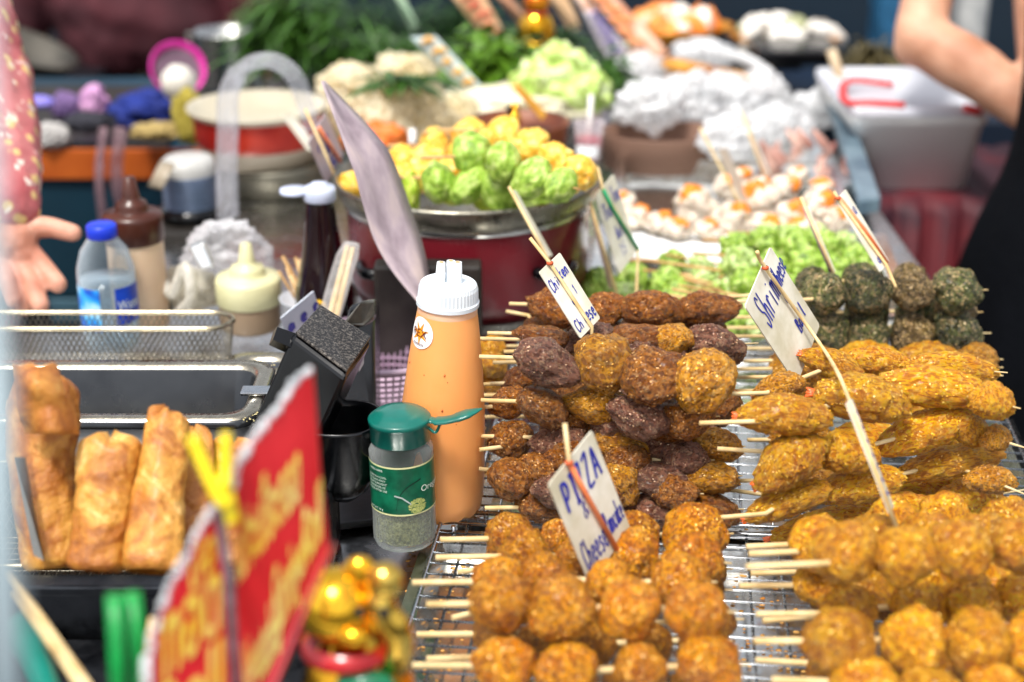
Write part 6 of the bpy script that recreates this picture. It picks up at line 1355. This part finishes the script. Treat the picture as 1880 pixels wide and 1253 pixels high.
d_ = o.modifiers.new('d', 'DISPLACE'); d_.texture = tx; d_.strength = .014; d_.texture_coords = 'LOCAL'
MB().capsule(Vector((-.72, 1.82, -.15)), Vector((-.66, 1.82, -.8)), .14, .08).build('trousers', mat('dark_trousers', '14161e', '202430', rough=.8), e)
# person in maroon at the back left
e = empty('person', (-.6, 3.3, -.9), 'person in a maroon shirt and khaki trousers in the blurred background', 'person')
c = Y(270, 35, 3.3)
body('body', [(c+Vector((0, 0, .20)), c+Vector((0, 0, .40)), .06, .055), (c+Vector((0, 0, .44)), c+Vector((0, 0, .52)), .09, .085), (c+Vector((-.20, 0, .15)), c+Vector((-.26, -.04, -.1)), .05, .04), (c+Vector((.20, 0, .15)), c+Vector((.25, -.04, -.1)), .05, .04), (c+Vector((-.2, 0, .15)), c+Vector((.2, 0, .15)), .07, .07), (c+Vector((0, 0.02, .15)), c+Vector((0, 0.02, -.08)), .08, .08)], skin2, e, .012)
def clothes(name, caps, mt, vox, amp=.02, ns=.12):
    m = MB()
    for a_, b_, ra, rb_ in caps: m.capsule(a_, b_, ra, rb_)
    o = m.build(name, mt, e); r_ = o.modifiers.new('r', 'REMESH'); r_.mode = 'VOXEL'; r_.voxel_size = vox; r_.use_smooth_shade = True
    tx = bpy.data.textures.new('f', 'CLOUDS'); tx.noise_scale = ns; d_ = o.modifiers.new('d', 'DISPLACE'); d_.texture = tx; d_.strength = amp; return o
clothes('shirt', [(c+Vector((-.07, 0, .2)), c+Vector((-.06, -.01, -.02)), .125, .125), (c+Vector((.07, 0, .2)), c+Vector((.06, -.01, -.02)), .125, .125), (c+Vector((-.22, -.01, .15)), c+Vector((-.27, -.04, -.02)), .075, .065), (c+Vector((.22, -.01, .15)), c+Vector((.26, -.04, -.02)), .075, .065), (c+Vector((-.2, 0, .16)), c+Vector((.2, 0, .16)), .10, .10), (c+Vector((-.07, -.01, .04)), c+Vector((.07, -.01, .0)), .13, .13)], mat('maroon_shirt', '38141c', '542028', sc_=6, rough=.8), .01)
clothes('trousers', [(c+Vector((-.06, .01, -.09)), c+Vector((.06, .01, -.09)), .095, .095), (c+Vector((-.06, 0, -.1)), c+Vector((-.07, 0, -.78)), .09, .06), (c+Vector((.06, 0, -.1)), c+Vector((.07, 0, -.78)), .09, .06)], mat('khaki', '4c4a40', '645f50', sc_=8, rough=.8), .01)
# person in black on the right, forearm reaching across
e = empty('person', (.78, 1.85, -.9), 'person in black at the right edge with a bare arm bent across', 'person')
da_ = 2.05
qq = lambda x, y, d_=0: P(x, y, da_+d_)
caps = [(qq(1752, -330, .05), qq(1728, -140, .04), .044, .039), (qq(1728, -140, .04), qq(1702, 0, .02), .039, .0345), (qq(1702, 0, .02), qq(1688, 62), .0345, .034), (qq(1680, 84, .006), qq(1688, 60), .030, .031), (qq(1690, 72), qq(1760, 112, -.02), .035, .039), (qq(1760, 112, -.02), qq(1800, 136, -.03), .039, .037), (qq(1800, 136, -.03), qq(1880, 200, -.05), .037, .029), (qq(1880, 200, -.05), qq(1960, 248, -.09), .029, .024),
        (qq(1960, 248, -.09), qq(2010, 275, -.11), .030, .028)]
hx_ = qq(2010, 275, -.11)
for k2 in range(4): caps += [(hx_+Vector((.0, 0, .014-.010*k2)), hx_+Vector((.045, -.012, .006-.012*k2)), .0095, .0085), (hx_+Vector((.045, -.012, .006-.012*k2)), hx_+Vector((.066, -.014, -.012-.012*k2)), .0085, .0075)]
caps += [(hx_+Vector((-.005, -.02, 0)), hx_+Vector((.03, -.035, -.006)), .010, .008)]
sh2 = qq(1752, -330, .05)
caps += [(sh2, sh2+Vector((.16, -.06, .02)), .06, .09), (sh2+Vector((.16, -.06, .02)), sh2+Vector((.16, -.06, .14)), .055, .05), (sh2+Vector((.16, -.06, .22)), sh2+Vector((.16, -.06, .28)), .09, .085), (sh2+Vector((.16, -.06, .0)), Vector((.755, 1.86, -.1)), .11, .10), (Vector((.755, 1.86, -.1)), Vector((.755, 1.86, -.84)), .10, .05)]
body('body', caps, skin2, e, .006)
tp_ = Vector((.735, 1.84, 0)); blk = mat('black_dress', '020306', '05070c', sc_=5, spec=.12, rough=.9, bump=.3, bs=30, bd=.01)
m = MB(); nS = 72; vs = []
prof = [(.44, .13, .10), (.30, .135, .11), (.16, .125, .105), (.05, .13, .11), (-.06, .165, .135), (-.25, .205, .17), (-.55, .25, .20), (-.85, .28, .22)]
P0 = smooth_path([Vector(p) for p in prof], 5)
for p in P0:
    for j in range(nS):
        a_ = 2*pi*j/nS; fold = 1+(.055*sin(a_*9+1.3*sin(p.x*5))+.03*sin(a_*17))*min(1, max(0, (.1-p.x)*2.2))
        vs.append((tp_.x+p.y*cos(a_)*fold, tp_.y+p.z*sin(a_)*fold, p.x))
m.add(vs, [(i*nS+j, i*nS+(j+1) % nS, (i+1)*nS+(j+1) % nS, (i+1)*nS+j) for i in range(len(P0)-1) for j in range(nS)], True)
m.build('dress', blk, e)

# ================================================================== LIGHT, WORLD, CAMERA
w = bpy.data.worlds.new('World'); sc.world = w; w.use_nodes = True; nt = w.node_tree; nt.nodes.clear()
sky = nt.nodes.new('ShaderNodeTexSky'); sky.sky_type = 'NISHITA'; sky.sun_disc = False; SE, SR = 64, 206
sky.sun_elevation = R(SE); sky.sun_rotation = R(SR); sky.air_density = 1.0; sky.dust_density = 3.0; sky.ozone_density = .6
hs = nt.nodes.new('ShaderNodeHueSaturation'); hs.inputs['Saturation'].default_value = .30
bg = nt.nodes.new('ShaderNodeBackground'); bg.inputs[1].default_value = .25; wo = nt.nodes.new('ShaderNodeOutputWorld')
nt.links.new(sky.outputs[0], hs.inputs['Color']); nt.links.new(hs.outputs[0], bg.inputs[0]); nt.links.new(bg.outputs[0], wo.inputs[0])
sd = bpy.data.lights.new('sun', 'SUN'); sd.energy = 3.9; sd.angle = R(11); sd.color = (1, .955, .89)
so = bpy.data.objects.new('sun', sd); COL.objects.link(so)
dirv = Vector((sin(R(SR))*cos(R(SE)), cos(R(SR))*cos(R(SE)), sin(R(SE))))
so.rotation_euler = dirv.to_track_quat('Z', 'Y').to_euler(); so.location = dirv*5
cd = bpy.data.cameras.new('camera'); cam = bpy.data.objects.new('camera', cd); COL.objects.link(cam); sc.camera = cam
cd.sensor_width = 36; cd.lens = F/1880*36; cd.clip_start = .02; cd.clip_end = 300
cam.location = C0; cam.rotation_euler = (R(90)-PIT, 0, 0)
cd.dof.use_dof = True; cd.dof.focus_distance = 1.13; cd.dof.aperture_fstop = (cd.lens/1000)/.0140; cd.dof.aperture_blades = 0
sc.view_settings.view_transform = 'Standard'; sc.view_settings.look = 'None'; sc.view_settings.exposure = 0
sc.cycles.max_bounces = 10; sc.cycles.transparent_max_bounces = 24; sc.cycles.use_denoising = True
